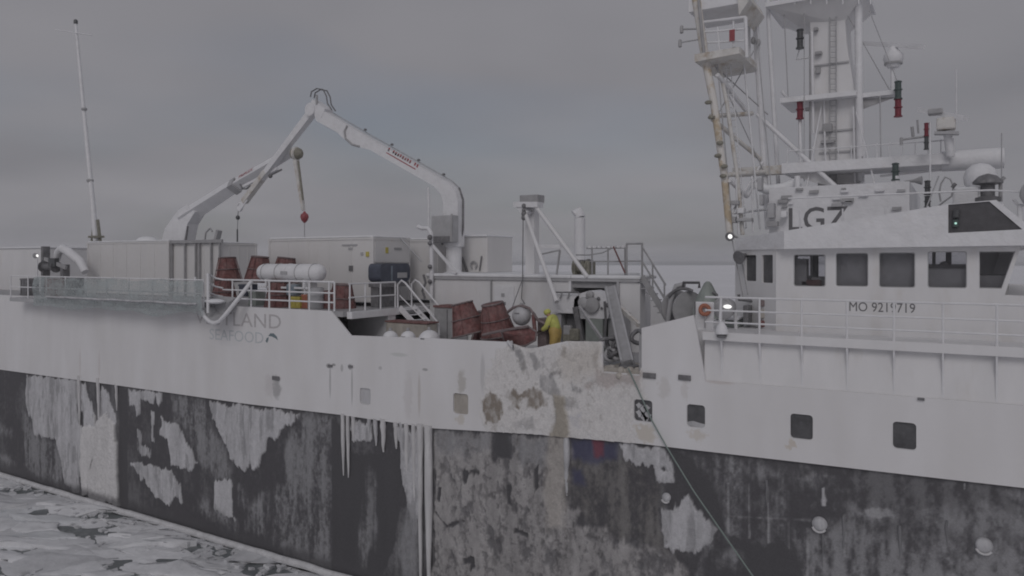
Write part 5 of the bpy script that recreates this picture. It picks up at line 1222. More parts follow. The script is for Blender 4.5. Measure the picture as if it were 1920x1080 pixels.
# lettering band on the boom: marks along its side, unreadable in the photograph
a = P(727, 279, YC - .275); b = P(785, 312, YC - .275); d = (b - a)
prng = random.Random(3)
for k in range(13):
    if k in (1, 10): continue
    p = a + d * ((k + .2) / 13); wd = d.length / 13 * .62; hgt = .17 if k not in (0,) else .2
    u = d.normalized(); v = Vector((-u.z, 0, u.x))
    MB().add([p + v * (-hgt / 2), p + u * wd + v * (-hgt / 2 + .02 * (k % 3)), p + u * wd + v * (hgt / 2), p + v * (hgt / 2 - .03 * ((k + 1) % 3))], [(0, 1, 2, 3)]).build('lettering', 'text_red', cr)
p0 = a - v * .22
MB().add([p0 + Vector((0, -.004, 0)), p0 + d * .95 + Vector((0, -.004, 0)), p0 + d * .95 + v * .05 + Vector((0, -.004, 0)), p0 + v * .05 + Vector((0, -.004, 0))], [(0, 1, 2, 3)]).build('lettering', 'text_red', cr)
hk = MB(); hk.tube([P(447, 394, YC), P(446, 404, YC)], .02, 6); hk.ball(P(446, 408, YC), (.12, .12, .13), 12, 8); hk.tube([P(446, 412, YC), P(445, 430, YC)], .015, 6); hk.tube([P(445, 430, YC), P(445, 474, YC)], .045, 6)
hk.build('hook_block', 'lamp_dark', cr)

YL = 7.4
cl = thing('deck_crane', (PX(335, YL), YL, Z_AFT), 'smaller white crane at the left with a red hook block', 'crane', 'white deck cranes')
up = (0, .55, .83)
Yplate([(312, 457), (320, 428), (344, 395), (360, 385), (376, 398), (362, 420), (354, 457)], YL, .75).build('column', 'white_iced', cl)
MB().beam(P(346, 409, YL), P(440, 348, YL), .8, .62, up, .62, .52).build('main_boom', 'white_iced', cl)
MB().beam(P(440, 348, YL), P(548, 284, YL), .56, .46, up, .4, .34).build('outer_boom', 'white_iced', cl)
MB().beam(P(437, 352, YL), P(446, 346, YL), .72, .6, up).build('boom_collar', 'mid_grey', cl)
MB().beam(P(456, 350, YL - .3), P(520, 316, YL - .3), .14, .14).build('hydraulic_cylinder', 'white_iced', cl)
MB().tube([P(508, 328, YL - .4), P(528, 318, YL - .4)], .05, 6).build('cylinder_rod', 'dark_steel', cl)
MB().ball(P(507, 330, YL - .4), .12, 10, 8).build('rod_pin', 'dark_steel', cl)
MB().tube([P(a, b, YL - .4) for (a, b) in ((450, 345), (455, 354), (462, 354), (470, 348))], .05, 6).build('hose', 'dark_steel', cl)
MB().tube([P(440, 335, YL - .2), P(441, 346, YL - .2)], .06, 6).build('boom_pin', 'dark_steel', cl)
MB().lathe([(.18, 0), (.3, .05), (.32, .3), (.26, .5), (.1, .62)], P(549, 288, YL - .3), (1, .1, -.05), 16).build('tip_winch', 'olive', cl)
MB().lathe([(.3, 0), (.36, .03), (.36, .14), (.3, .17)], P(553, 288, YL - .3), (1, .1, -.05), 16).build('winch_flange', 'white_rusty', cl)
MB().beam(P(555, 300, YL - .3), P(569, 394, YL - .3), .26, .22, w2=.16, h2=.14).build('hanging_arm', 'white_rusty', cl)
MB().beam(P(559, 302, YL - .45), P(568, 375, YL - .45), .07, .08).build('arm_rod', 'olive', cl)
MB().lathe([(.05, -.3), (.17, -.16), (.22, 0), (.19, .14), (.08, .22), (.05, .3)], P(571, 407, YL - .3), (0, 0, 1), 14).build('hook_block', 'red_paint', cl)
MB().tube([P(571, 417, YL - .3), P(571, 446, YL - .3)], .02, 6).build('hook_wire', 'grey_steel', cl)
MB().tube(arc(P(570, 445, YL - .3), .07, 180, 400, (1, 0, 0), (0, 0, 1), 8), .02, 5).build('hook', 'dark_steel', cl)
MB().tube([P(352, 424, YL - .5), P(350, 440, YL - .5), P(348, 452, YL - .5)], .06, 6).build('hose', 'dark_steel', cl)
MB().tube([P(a, b, YL - .5) for (a, b) in ((384, 452), (386, 436), (394, 428), (398, 434))], .05, 6).build('hose', 'grey_steel', cl)
MB().beam(P(405, 455, YL - .6), P(411, 432, YL - .6), .3, .18).build('stowed_grab', 'grey_steel', cl)
# name along the boom
pa, pb = P(440, 331, YL - .43), P(476, 309, YL - .43); u = (pb - pa).normalized(); v = Vector((-u.z, 0, u.x))
vv = (v * .83 + Vector((0, .55, 0))).normalized()
nrm = u.cross(vv).normalized()
cen = P(440, 348, YL).lerp(P(548, 284, YL), .13)
sidev = (P(548, 284, YL) - P(440, 348, YL)).normalized().cross(Vector(up)).normalized()
uu = (P(548, 284, YL) - P(440, 348, YL)).normalized(); upv = sidev.cross(uu)
text_obj('maker_lettering', 'TRIPLEX', 'text_red', cl, cen + sidev * .275 - upv * .06, uu, upv, 1.3, .24, 0.0, .01)
for ob in [o for o in cl.children if o.name.startswith('maker_lettering')]:
    if sidev.y > 0:
        for vx in ob.data.vertices: vx.co -= sidev * .55
    for vx in ob.data.vertices: vx.co += (sidev if sidev.y < 0 else -sidev) * .012

# vertical pipe with its braces forward of the containers
vp = thing('vent_pipe', P(809, 545, 4.8), 'upright white pipe with bent top and slanting braces beside the crane', 'pipe')
MB().tube([P(784, 425, 4.8), P(792, 428, 4.8), P(803, 428, 4.8), P(808, 436, 4.8), P(809, 480, 4.8), P(809, 560, 4.8)], .09, 8).build('pipe', 'white_iced', vp)
MB().beam(P(811, 460, 4.8), P(856, 512, 4.8), .1, .1).build('brace', 'white_iced', vp)
MB().tube([P(752, 447, 4.8), P(790, 490, 4.8)], .03, 6).build('stay', 'mid_grey', vp)
for (py, q) in ((445, .12), (456, .1), (500, .1), (528, .1)): MB().ball(P(806, py, 4.65), q, 8, 6).build('valve', 'dark_steel', vp)
MB().tube([P(a, b, 4.6) for (a, b) in ((794, 515), (798, 530), (792, 545), (797, 560))], .05, 6).build('hose', 'dark_steel', vp)
lk = thing('roof_locker', P(878, 512, 8.0), 'white locker on the deck house roof behind the crane, dark marks on it', 'locker')
MB().box(PX(842, 8), PX(914, 8), 8.0, 10.2, ZH + .14, PZ(880, 444, 8)).build('body', 'container_white', lk)
MB().cbox(PX(841, 8), PX(915, 8), 7.9, 10.3, PZ(880, 444, 8) + .002, PZ(880, 444, 8) + .08, .03).build('lid_snow', 'snow', lk)
for (x0, y0_, x1_, y1_, wd) in ((866, 482, 876, 509, .14), (903, 480, 899, 508, .05)): MB().beam(P(x0, y0_, 7.9), P(x1_, y1_, 7.9), wd, .05).build('side_marking', 'dark_steel', lk)
MB().tube(arc(P(888, 497, 7.9), .16, -60, 240, (1, 0, 0), (0, 0, 1), 10), .04, 6).build('side_marking', 'grey_steel', lk)

# ================================================================== MIDSHIPS
pot(880, 626, .9, (0, -14, 15), 'red crab pot leaning left against the side amidships')
pot(935, 628, 1.0, (0, -12, 50), 'red crab pot amidships just left of the white round float')
pot(915, 640, 2.3, (0, 0, 80), 'red crab pot half hidden behind the two leaning ones amidships')
pf = thing('folded_pot', P(970, 640, .1), 'pale red collapsed pot hanging over the bulwark amidships', 'crab pot')
rg = [P(a, b, .0 + i * .05) for i, (a, b) in enumerate(((940, 622), (965, 615), (990, 612), (1006, 622), (1004, 638), (985, 648), (962, 650), (946, 640)))]
MB().tube(rg, .035, 6, True).build('ring', 'pot_ring', pf)
vs = rg + [sum(rg, Vector()) / 8 + Vector((0, -.12, .05))]
MB().add(vs, [(i, (i + 1) % 8, 8) for i in range(8)], False).build('netting', 'red_net', pf)
MB().tube([P(905, 628, .1), P(940, 620, .05), P(990, 612, .0)], .05, 6).build('bar', 'pot_ring', pf)
MB().tube([P(952, 640, -.05), P(962, 652, -.1), P(958, 640, -.05)], .06, 6).build('rope_end', 'ice_light', pf)
def buoy(px, py, Y, r, label, mt='white_iced'):
    c = P(px, py, Y); t = thing('float_buoy', c - Vector((0, 0, r)), label, 'buoy', 'white floats amidships')
    MB().ball(c, (r, r, r * 1.02), 18, 12).build('body', mt, t)
    MB().lathe([(.05, 0), (.07, .05), (.05, .12)], c + Vector((0, 0, r * .97)), (0, 0, 1), 8).build('eye', 'grey_steel', t)
    MB().plate([(c.x - .09, c.z + r * .25), (c.x + .09, c.z + r * .25), (c.x + .09, c.z + r * .36), (c.x - .09, c.z + r * .36)], [], XZ(c.y - r * 1.0, 1), .02).build('marking', 'dark_steel', t)
buoy(732, 635, .35, .29, 'white round float at the bulwark, leftmost of three')
buoy(765, 635, .35, .28, 'white round float at the bulwark, middle one of three')
buoy(805, 640, .4, .40, 'largest white float at the bulwark, rightmost of three')
buoy(978, 592, 1.1, .33, 'pinkish white round float above the red pots', 'ice_light')
MB_h = thing('hoop_frame', P(980, 620, 1.2), 'dark hoop arching round the white float amidships', 'frame')
MB().tube([P(a, b, 1.0) for (a, b) in ((912, 600), (930, 590), (952, 585), (962, 577), (978, 573), (992, 578), (1002, 590), (1008, 600), (1030, 612))], .05, 7).build('hoop', 'pot_ring', MB_h)
MB().tube([P(1000, 590, 1.0), P(1004, 630, 1.0)], .07, 7).build('leg', 'red_net', MB_h)
MB().box(PX(1008, 1.2), PX(1024, 1.2), 1.2, 1.7, Z_MID, PZ(1015, 597, 1.2)).build('stand', 'pot_ring', MB_h)
lx0 = PX(738, 4.4)
bx = thing('covered_box', (PX(770, 4.2), 4.5, Z_MID), 'brownish pink covered box under the white stair', 'box')
MB().cbox(PX(723, 2.2), PX(800, 2.2), 2.2, 2.9, Z_MID, PZ(760, 606, 2.2), .06).build('body', 'ice_brown', bx)
MB().cbox(PX(722, 2.2), PX(801, 2.2), 2.17, 2.95, PZ(760, 606, 2.2) + .002, PZ(760, 603, 2.2), .01).build('lid', 'red_net', bx)
bk = thing('grey_cabinet', (PX(835, 3.9), 4.2, Z_MID), 'grey brown cabinet between the stair and the red pots', 'cabinet')
MB().cbox(PX(814, 3.9), PX(852, 3.9), 3.9, 4.8, Z_MID, PZ(835, 577, 3.9), .03).build('body', 'grey_steel', bk)
MB().box(PX(813, 3.9), PX(853, 3.9), 3.86, 4.84, PZ(835, 577, 3.9) + .002, PZ(835, 573, 3.9)).build('top', 'red_net', bk)
MB().box(PX(838, 3.9), PX(839.5, 3.9), 3.885, 3.898, Z_MID + .1, PZ(835, 580, 3.9)).build('door_gap', 'dark_steel', bk)

# davit: post and two long legs with rungs
dv_ = thing('davit_frame', P(1000, 515, 6.4), 'tall grey white davit post with two long slanting legs amidships', 'davit')
YD = 6.4
MB().beam(P(998, 515, YD), P(998, 385, YD), .42, .42, (0, 1, 0)).build('post', 'white_paint', dv_)
hd = MB(); hd.beam(P(968, 384, YD - .5), P(1013, 384, YD - .5), .5, .22); hd.beam(P(975, 384, YD - .5), P(990, 402, YD - .5), .4, .25); hd.build('head', 'white_iced', dv_)
MB().box(PX(979, YD), PX(1012, YD), YD - .2, YD + .4, PZ(998, 380, YD), PZ(998, 366, YD)).build('head_motor', 'grey_steel', dv_)
for (py, q) in ((386, .1), (394, .09), (401, .12), (408, .12)): MB().ball(P(982, py, YD - .75), (q, q * .7, q), 8, 6).build('sheave', 'dark_steel', dv_)
L1 = (P(984, 398, YD - .6), P(1044, 566, 3.2)); L2 = (P(1005, 388, YD - .6), P(1102, 520, 4.9))
MB().tube(L1, .085, 8).build('leg', 'white_paint', dv_); MB().tube(L2, .085, 8).build('leg', 'white_paint', dv_)
MB().beam(P(1005, 462, 4.9), P(1052, 462, 5.5), .12, .14).build('cross_bar', 'white_iced', dv_)
MB().beam(P(1014, 477, 4.7), P(1050, 469, 5.4), .05, .06).build('cross_bar', 'grey_steel', dv_)
MB().beam(P(1050, 469, 5.4), P(1043, 520, 5.2), .06, .06).build('cross_bar', 'grey_steel', dv_)
MB().tube([P(981, 410, YD - .75), P(980, 520, YD - 1.6), P(978, 560, YD - 1.7), P(984, 570, YD - 1.9)], .022, 5).build('fall_wire', 'dark_steel', dv_)
MB().tube([P(981, 520, YD - 1.65), P(961, 575, 2.5)], .018, 5).build('fall_wire', 'dark_steel', dv_)
vt = thing('exhaust_pipe', P(1086, 512, 9.0), 'pale upright exhaust pipe with an angled cap on the house roof', 'pipe')
MB().tube([(PX(1087, 9), 9.0, ZH + .1), P(1087, 408, 9)], .24, 12).build('pipe', 'white_iced', vt)
MB().tube([P(1087, 408, 9), P(1084, 398, 9), P(1077, 403, 8.9)], [.26, .28, .22], 12).build('cap', 'white_iced', vt)
cw = thing('roof_winch', P(1090, 515, 6.2), 'small olive brown winch on the deck house roof by the rail', 'winch')
MB().lathe([(.2, 0), (.36, .02), (.36, .08), (.2, .1), (.2, .55), (.36, .57), (.36, .63), (.2, .65)], P(1078, 502, 6.2), (1, 0, 0), 14).build('drum', 'olive', cw)
for px in (1082, 1098, 1108): MB().box(PX(px, 6.2) - .06, PX(px, 6.2) + .06, 5.9, 6.5, ZH + .13, PZ(px, 489, 6.2)).build('side_plate', 'olive', cw)
MB().box(PX(1090, 6.2), PX(1108, 6.2), 6.0, 6.4, PZ(1098, 492, 6.2), PZ(1098, 487, 6.2)).build('cover', 'dark_steel', cw)

# hauling machinery in the opening
hm = thing('line_hauler', P(1120, 640, 3.6), 'white rounded hauling machine standing in the deck house opening', 'machine')
YQ = 3.8
Yplate([(1088, 560), (1096, 550), (1116, 544), (1134, 549), (1148, 562), (1154, 580), (1150, 596), (1096, 596), (1086, 580)], YQ + .5, 1.0).build('casing', 'white_iced', hm)
MB().lathe([(.08, -.12), (.28, -.1), (.28, .06), (.08, .1)], P(1110, 572, YQ - .1), (0, -1, 0), 16).build('sheave', 'grey_steel', hm)
MB().lathe([(.06, -.1), (.2, -.08), (.2, .06), (.06, .1)], P(1094, 567, YQ - .1), (0, -1, 0), 14).build('sheave', 'mid_grey', hm)
MB().lathe([(.05, -.1), (.14, -.08), (.14, .06), (.05, .1)], P(1106, 553, YQ - .1), (0, -1, 0), 12).build('sheave', 'grey_steel', hm)
MB().beam(P(1086, 575, YQ - .2), P(1138, 650, YQ - 1.6), .08, .10).build('arm', 'mid_grey', hm)
for (px, py, q) in ((1122, 560, .07), (1140, 572, .09), (1146, 584, .1), (1128, 578, .05)): MB().ball(P(px, py, YQ - .05), (q, q * .6, q), 8, 6).build('fitting', 'dark_steel', hm)
MB().tube([P(1134, 565, YQ), P(1136, 600, YQ), P(1133, 640, YQ)], .05, 6).build('pipe', 'dark_steel', hm)
MB().box(PX(1098, YQ), PX(1130, YQ), YQ, YQ + .9, Z_MID, PZ(1110, 597, YQ)).build('base_cabinet', 'green_grey', hm)
MB().box(PX(1134, YQ), PX(1162, YQ), YQ + .3, YQ + 1.0, Z_MID + .3, PZ(1140, 588, YQ)).build('side_cabinet', 'mid_grey', hm)
MB().beam(P(1080, 575, YQ), P(1092, 640, YQ), .2, .2).build('post', 'dark_steel', hm)
ht = thing('hauling_table', P(1060, 640, 3.9), 'white boxed table left of the hauling machine, dark space below', 'table')
MB().cbox(PX(1036, 3.8), PX(1088, 3.8), 3.8, 4.9, PZ(1060, 588, 3.8), PZ(1060, 552, 3.8), .04).build('hood', 'white_iced', ht)
MB().box(PX(1058, 4), PX(1086, 4), 4.2, 4.9, Z_MID, PZ(1060, 589, 4) - .02).build('shade_block', 'shade_interior', ht)  # dark block painted as the shade below the table
MB().box(PX(1040, 3.9), PX(1052, 3.9), 3.9, 4.7, Z_MID, PZ(1060, 589, 3.9) - .01).build('leg', 'mid_grey', ht)
MB().tube([P(1034, 548, 3.7), P(1086, 548, 3.7)], .03, 6).build('pipe', 'dark_steel', ht)
for px in (1054, 1068): MB().tube([P(px, 548, 3.7), P(px - 4, 560, 3.7)], .03, 6).build('pipe', 'grey_steel', ht)
for k, (px, py, r) in enumerate(((1066, 618, .16), (1078, 626, .2), (1064, 632, .14))):
    c = P(px, py, 3.7); MB().cbox(c.x - r, c.x + r, 3.55, 3.75, c.z - r * 1.2, c.z + r, .05).build('line_bundle', 'olive' if k else 'grey_steel', ht)
# leaning grey column at the gap
lc = thing('hauling_column', P(1178, 690, .6), 'leaning grey steel column rising from the gap in the side', 'column')
MB().beam(P(1146, 545, 3.2), P(1178, 684, .5), .38, .40, (1, 0, 0)).build('column', 'grey_steel', lc)
MB().beam(P(1139, 546, 3.1), P(1168, 684, .4), .42, .06, (1, 0, 0)).build('edge_flange', 'mid_grey', lc)
MB().beam(P(1155, 545, 3.2), P(1189, 684, .5), .42, .06, (1, 0, 0)).build('edge_flange', 'mid_grey', lc)
MB().lathe([(.26, 0), (.3, .03), (.3, .09), (.2, .12)], P(1179, 690, .5), (0, 0, 1), 14).build('foot', 'dark_steel', lc)
MB().beam(P(1160, 575, 2.6), P(1198, 610, 1.8), .1, .14).build('brace', 'white_rusty', lc)
gr = thing('gap_gear', P(1155, 690, 1.0), 'dark tangle of line gear lying in the gap of the bulwark', 'gear')
for k, (px, py, r, mt) in enumerate(((1140, 652, .3, 'dark_steel'), (1150, 648, .26, 'dark_steel'), (1160, 660, .22, 'mid_grey'), (1146, 664, .2, 'mid_grey'), (1197, 632, .2, 'dark_steel'), (1165, 650, .24, 'dark_steel'))):
    c = P(px, py, 1.4); MB().tube([c + Vector((r * math.cos(a), r * .5 * math.sin(2 * a + k), r * math.sin(a))) for a in [2 * math.pi * i / 14 for i in range(14)]], .07, 6, True).build('coil', mt, gr)
sl_ = MB(); sl_.box(xg0 + .05, xg1 - .05, .1, 1.6, Z_MID, Z_MID + .12); sl_.build('snowy_sill', 'ice_brown', gr)
MB().box(xg1 - .12, xg1 - .01, .1, .6, Z_MID + .1, 9.9).build('end_plate', 'grey_steel', gr)
for k in range(26):
    px = random.uniform(1128, 1202); c = P(px, random.uniform(690, 712), .15)
    MB().ball((c.x, random.uniform(.0, .5), Z_MID + random.uniform(-.1, .1)), (random.uniform(.08, .2), .15, random.uniform(.06, .14)), 8, 6).build('ice_lump', 'ice_brown', gr)

# ------------------------------------------------------------------ the deckhand
def skin(name, verts, edges, radii, material, parent, sub=2):
    rt = parent
    off = OFF.get(rt.name, Vector())
    me = bpy.data.meshes.new(name); me.from_pydata([Vector(v) - off for v in verts], edges, [])
    o = bpy.data.objects.new(name, me); COL.objects.link(o); o.parent = parent
    m = o.modifiers.new('Skin', 'SKIN'); m.use_smooth_shade = True
    for i, r in enumerate(radii):
        sv = me.skin_vertices[0].data[i]; rr = r if isinstance(r, tuple) else (r, r); sv.radius = rr
        sv.use_root = (i == 0)
    s2 = o.modifiers.new('Sub', 'SUBSURF'); s2.levels = sub; s2.render_levels = sub
    me.materials.append(MATS[material]); return o
PYy = 1.25
pb_ = Vector((PX(1042, PYy), PYy, Z_MID))
per = thing('person', pb_, 'person in a lime jacket and yellow oilskin trousers bending over the bulwark gear', 'person')
def pp(fx, fy, z): return pb_ + Vector((-fx, fy, z))          # fx: towards the stern (the way the person faces)
pel = pp(-.02, 0, .92); ch_ = pp(.12, 0, 1.42); nk = pp(.24, 0, 1.53); hdp = pp(.36, 0, 1.60)
skin('body', [pel, pp(.04, 0, 1.15), ch_, nk, hdp, pp(.39, 0, 1.68), pp(0, -.1, .88), pp(.05, -.11, .48), pp(-.02, -.11, .08), pp(.12, -.11, .03), pp(0, .1, .88), pp(.05, .11, .48), pp(-.02, .11, .08), pp(.12, .11, .03),
              pp(.12, -.19, 1.40), pp(.22, -.24, 1.14), pp(.44, -.2, 1.02), pp(.12, .19, 1.40), pp(.22, .24, 1.14), pp(.44, .2, 1.0)],
     [(0, 1), (1, 2), (2, 3), (3, 4), (4, 5), (0, 6), (6, 7), (7, 8), (8, 9), (0, 10), (10, 11), (11, 12), (12, 13), (2, 14), (14, 15), (15, 16), (2, 17), (17, 18), (18, 19)],
     [.15, .14, .16, .06, .10, .09, .10, .075, .05, .045, .10, .075, .05, .045, .08, .055, .04, .08, .055, .04], 'skin', per)
skin('jacket', [pp(.0, 0, 1.0), pp(.05, 0, 1.2), ch_, pp(.2, 0, 1.5), pp(.12, -.2, 1.40), pp(.22, -.26, 1.15), pp(.40, -.22, 1.04), pp(.12, .2, 1.40), pp(.22, .26, 1.15), pp(.40, .22, 1.02)],
     [(0, 1), (1, 2), (2, 3), (2, 4), (4, 5), (5, 6), (2, 7), (7, 8), (8, 9)], [.22, .21, .22, .13, .12, .095, .08, .12, .095, .08], 'lime', per)
skin('trousers', [pp(.06, 0, 1.24), pel, pp(0, -.11, .85), pp(.05, -.12, .48), pp(-.01, -.12, .1), pp(0, .11, .85), pp(.05, .12, .48), pp(-.01, .12, .1)],
     [(0, 1), (1, 2), (2, 3), (3, 4), (1, 5), (5, 6), (6, 7)], [.235, .235, .16, .125, .11, .16, .125, .11], 'oilskin', per)
skin('hood', [pp(.26, 0, 1.55), pp(.34, 0, 1.66), pp(.37, 0, 1.73)], [(0, 1), (1, 2)], [.13, .14, .09], 'lime', per)
for s in (-1, 1):
    MB().cbox(*sorted((pp(.22, 0, 0).x, pp(-.1, 0, 0).x)), *sorted((pb_.y + s * .05, pb_.y + s * .17)), Z_MID, Z_MID + .14, .04).build('boot', 'rubber', per)
    w0 = pp(.44, s * .2, 1.01)
    vsn = [w0, w0 + Vector((-.09, 0, -.02))]; ed = [(0, 1)]; rd = [.045, .045]
    for k in range(4):
        i0 = len(vsn); yy = (k - 1.5) * .024
        vsn += [vsn[1] + Vector((-.05, yy, -.01)), vsn[1] + Vector((-.08, yy, -.04)), vsn[1] + Vector((-.07 - .005 * (k == 1), yy, -.075))]
        ed += [(1, i0), (i0, i0 + 1), (i0 + 1, i0 + 2)]; rd += [.014, .012, .010]
    i0 = len(vsn); vsn += [w0 + Vector((-.04, -s * .05, -.03)), w0 + Vector((-.08, -s * .06, -.06))]; ed += [(0, i0), (i0, i0 + 1)]; rd += [.018, .013]
    skin('glove', vsn, ed, rd, 'glove', per, 1)

# ================================================================== FORWARD DECK
rl = thing('hawser_reel', P(1272, 602, 3.6), 'round grey hawser reel aft of the wheelhouse', 'reel')
MB().lathe([(.2, 0), (.62, .02), (.62, .08), (.34, .1), (.34, .7), (.62, .72), (.62, .78), (.2, .8)], P(1268, 578, 4.0) , (.75, -.6, 0), 22).build('drum', 'grey_steel', rl)
MB().tube([P(a, b, 3.5) for (a, b) in ((1252, 604), (1258, 562), (1268, 536), (1284, 533))], .09, 8).build('frame_arch', 'mid_grey', rl)
MB().tube(arc(P(1282, 575, 3.4), .6, 60, 150, (1, 0, 0), (0, 0, 1), 8), .06, 6).build('rim', 'dark_steel', rl)
MB().tube([P(1281, 538, 3.4), P(1281, 530, 3.4), P(1311, 530, 3.4), P(1311, 540, 3.4)], .05, 6).build('handle', 'black', rl)
cn = thing('cowl_cover', P(1325, 600, 3.0), 'grey canvas cone cover standing beside the hawser reel', 'cover')
MB().lathe([(.5, 0), (.46, .35), (.34, .7), (.12, 1.12), (.05, 1.18)], P(1327, 596, 3.2), (0, 0, 1), 12, False).build('cover', 'green_grey', cn)
MB().tube([P(1336, 548, 3.0), P(1344, 552, 3.0), P(1347, 575, 3.0), P(1345, 600, 3.0)], .04, 6).build('pipe', 'dark_steel', cn)
lb = thing('life_ring', P(1322, 590, .55), 'orange red life ring in a white holder at the rail end', 'life ring')
c = P(1322, 581, .5); MB().tube([c + Vector((.13 * math.cos(a), -.03, .13 * math.sin(a))) for a in [2 * math.pi * i / 16 for i in range(16)]], .06, 8, True).build('ring', 'orange', lb)
MB().cbox(PX(1303, .6), PX(1338, .6), .58, .68, PZ(1320, 640, .6), PZ(1320, 566, .6), .03).build('holder_board', 'white_iced', lb)
MB().box(PX(1302, .55), PX(1304, .55), .54, .57, PZ(1303, 590, .55), PZ(1303, 566, .55)).build('strap', 'dark_steel', lb)
MB().tube([P(1322, 590, .45), P(1322, 615, .45)], .02, 6).build('line', 'grey_steel', lb)
fl2 = thing('deck_floodlight', P(1366, 595, 1.0), 'large grey floodlight, lit, behind the rail aft of the wheelhouse', 'floodlight', 'lit deck lights')
ax = Vector((-.15, -1, -.12))
MB().lathe([(.1, 0), (.22, .1), (.30, .38), (.32, .55), (.29, .57)], P(1370, 573, 1.3), ax, 18).build('housing', 'grey_steel', fl2)
MB().lathe([(.285, 0), (.27, .012), (.02, .02)], P(1370, 574.5, 1.3) + ax.normalized() * .56, ax, 18).build('reflector', 'mid_grey', fl2)
MB().ball(P(1364, 575, .68), (.12, .03, .055), 12, 8).build('lamp', 'lamp_lit', fl2)
MB().tube([P(1378, 585, 1.3), (PX(1380, 1.3), 1.3, Z_FWD)], .05, 6).build('post', 'white_iced', fl2)
dl = thing('dome_lamp', P(1353, 635, 0), 'white dome lamp with a dark base hung on the rail corner', 'lamp')
MB().lathe([(.02, .34), (.07, .3), (.14, .2), (.17, .08), (.17, 0)], P(1353, 626, -.1), (0, 0, 1), 16).build('dome', 'white_iced', dl)
MB().lathe([(.1, -.08), (.13, -.06), (.14, .0)], P(1353, 628, -.1), (0, 0, 1), 14).build('base', 'dark_steel', dl)
MB().tube([P(1351, 612, -.05), P(1350, 595, .0), P(1352, 560, .05)], .035, 6).build('bracket', 'white_iced', dl)
gp = thing('gangway_gear', P(1420, 640, 1.8), 'reddish brown stacked gear in the nook aft of the wheelhouse', 'gear')
for k, (a, b, cc, d, mt) in enumerate(((1424, 1440, 562, 574, 'pot_ring'), (1426, 1440, 580, 596, 'ice_brown'), (1425, 1440, 600, 612, 'red_net'), (1424, 1441, 616, 636, 'grey_steel'), (1396, 1406, 572, 606, 'dark_steel'), (1398, 1420, 612, 636, 'dark_steel'))):
    MB().cbox(PX(a, 1.9), PX(b, 1.9), 1.7 , 2.2, PZ(a, d, 1.9), PZ(a, cc, 1.9), .03).build('piece', mt, gp)
MB().tube([P(1385, 552, 2.2), P(1386, 562, 2.2), P(1400, 563, 2.2), P(1420, 566, 2.2)], .05, 6).build('pipe', 'dark_steel', gp)
wb = thing('white_box', P(1376, 640, 1.6), 'cream white deck box behind the dome lamp', 'box')
MB().cbox(PX(1358, 1.6), PX(1384, 1.6), 1.6, 2.3, Z_FWD, PZ(1370, 600, 1.6), .04).build('body', 'green_grey', wb)
MB().cbox(PX(1357, 1.6), PX(1385, 1.6), 1.56, 2.34, PZ(1370, 600, 1.6) + .002, PZ(1370, 595, 1.6), .02).build('lid', 'white_iced', wb)
cpn = thing('corner_speaker', P(1400, 480, 2.3), 'dark loudhailer under the roof corner of the wheelhouse', 'speaker')
MB().lathe([(.06, 0), (.08, .1), (.2, .3), (.21, .33)], P(1398, 478, 2.4), (-.5, -1, -.3), 14).build('horn', 'dark_steel', cpn)
MB().tube([P(1398, 476, 2.5), P(1400, 470, 2.7)], .03, 6).build('bracket', 'dark_steel', cpn)
ll = thing('deck_floodlight', P(1369, 446, 2.8), 'small lit floodlight at the foot of the rusty mast leg', 'floodlight', 'lit deck lights')
MB().lathe([(.05, 0), (.13, .05), (.14, .16), (.11, .18)], P(1371, 443, 3.0), (-.1, -1, -.1), 12).build('housing', 'dark_steel', ll)
MB().lathe([(.075, 0), (.05, .02), (.01, .03)], P(1369, 443.5, 2.82), (-.1, -1, -.1), 12).build('lens', 'lamp_lit', ll)
MB().tube([P(1376, 442, 3.05), P(1384, 446, 3.1)], .04, 6).build('arm', 'grey_steel', ll)

# ------------------------------------------------------------------ lattice mast with the rusty leg
lm = thing('lattice_mast', P(1400, 440, 4.0), 'white lattice mast with one rust yellow leg aft of the wheelhouse', 'mast', 'masts above the wheelhouse')
YF, YK = 3.0, 5.0
leg = [P(1368, 440, YF), P(1358, 330, YF), P(1338, 190, YF), P(1322, 110, YF), P(1306, 0, YF), P(1296, -70, YF)]
MB().tube(leg, [.10, .11, .12, .13, .14, .14], 10).build('leg', 'rust_yellow', lm)
MB().tube([p + Vector((.32, .35, 0)) for p in leg[:4]], .065, 8).build('leg', 'white_rusty', lm)
leg2 = [P(1440, 430, YK), P(1432, 300, YK), P(1418, 70, YK), P(1412, -60, YK)]
MB().tube(leg2, .10, 8).build('leg', 'white_iced', lm)
MB().tube([p + Vector((.3, .6, 0)) for p in leg2], .07, 8).build('leg', 'white_iced', lm)
for (a, b) in (((1334, 222, YF), (1428, 300, YK)), ((1362, 328, YF), (1440, 322, YK)), ((1332, 218, YF), (1410, 213, YK)), ((1420, 215, YK), (1580, 362, 4.6)), ((1405, 215, YK), (1345, 140, YF)), ((1368, 338, YF), (1400, 368, 4)), ((1400, 368, 4), (1418, 340, YK))):
    MB().tube([P(*a), P(*b)], .075, 8).build('brace', 'white_rusty' if a[0] < 1365 and b[2] == YK else 'white_iced', lm)
MB().plate([(PX(1318, 3.5), PZ(1360, 122, 3.5)), (PX(1400, 3.5), PZ(1360, 118, 3.5)), (PX(1400, 3.5), PZ(1360, 106, 3.5)), (PX(1318, 3.5), PZ(1360, 108, 3.5))], [], XZ(2.6), 2.6).build('platform', 'white_rusty', lm)
MB().box(PX(1302, 3.6), PX(1400, 3.6), 3.0, 5.0, PZ(1350, 24, 3.6), PZ(1350, -30, 3.6)).build('top_house', 'white_iced', lm)
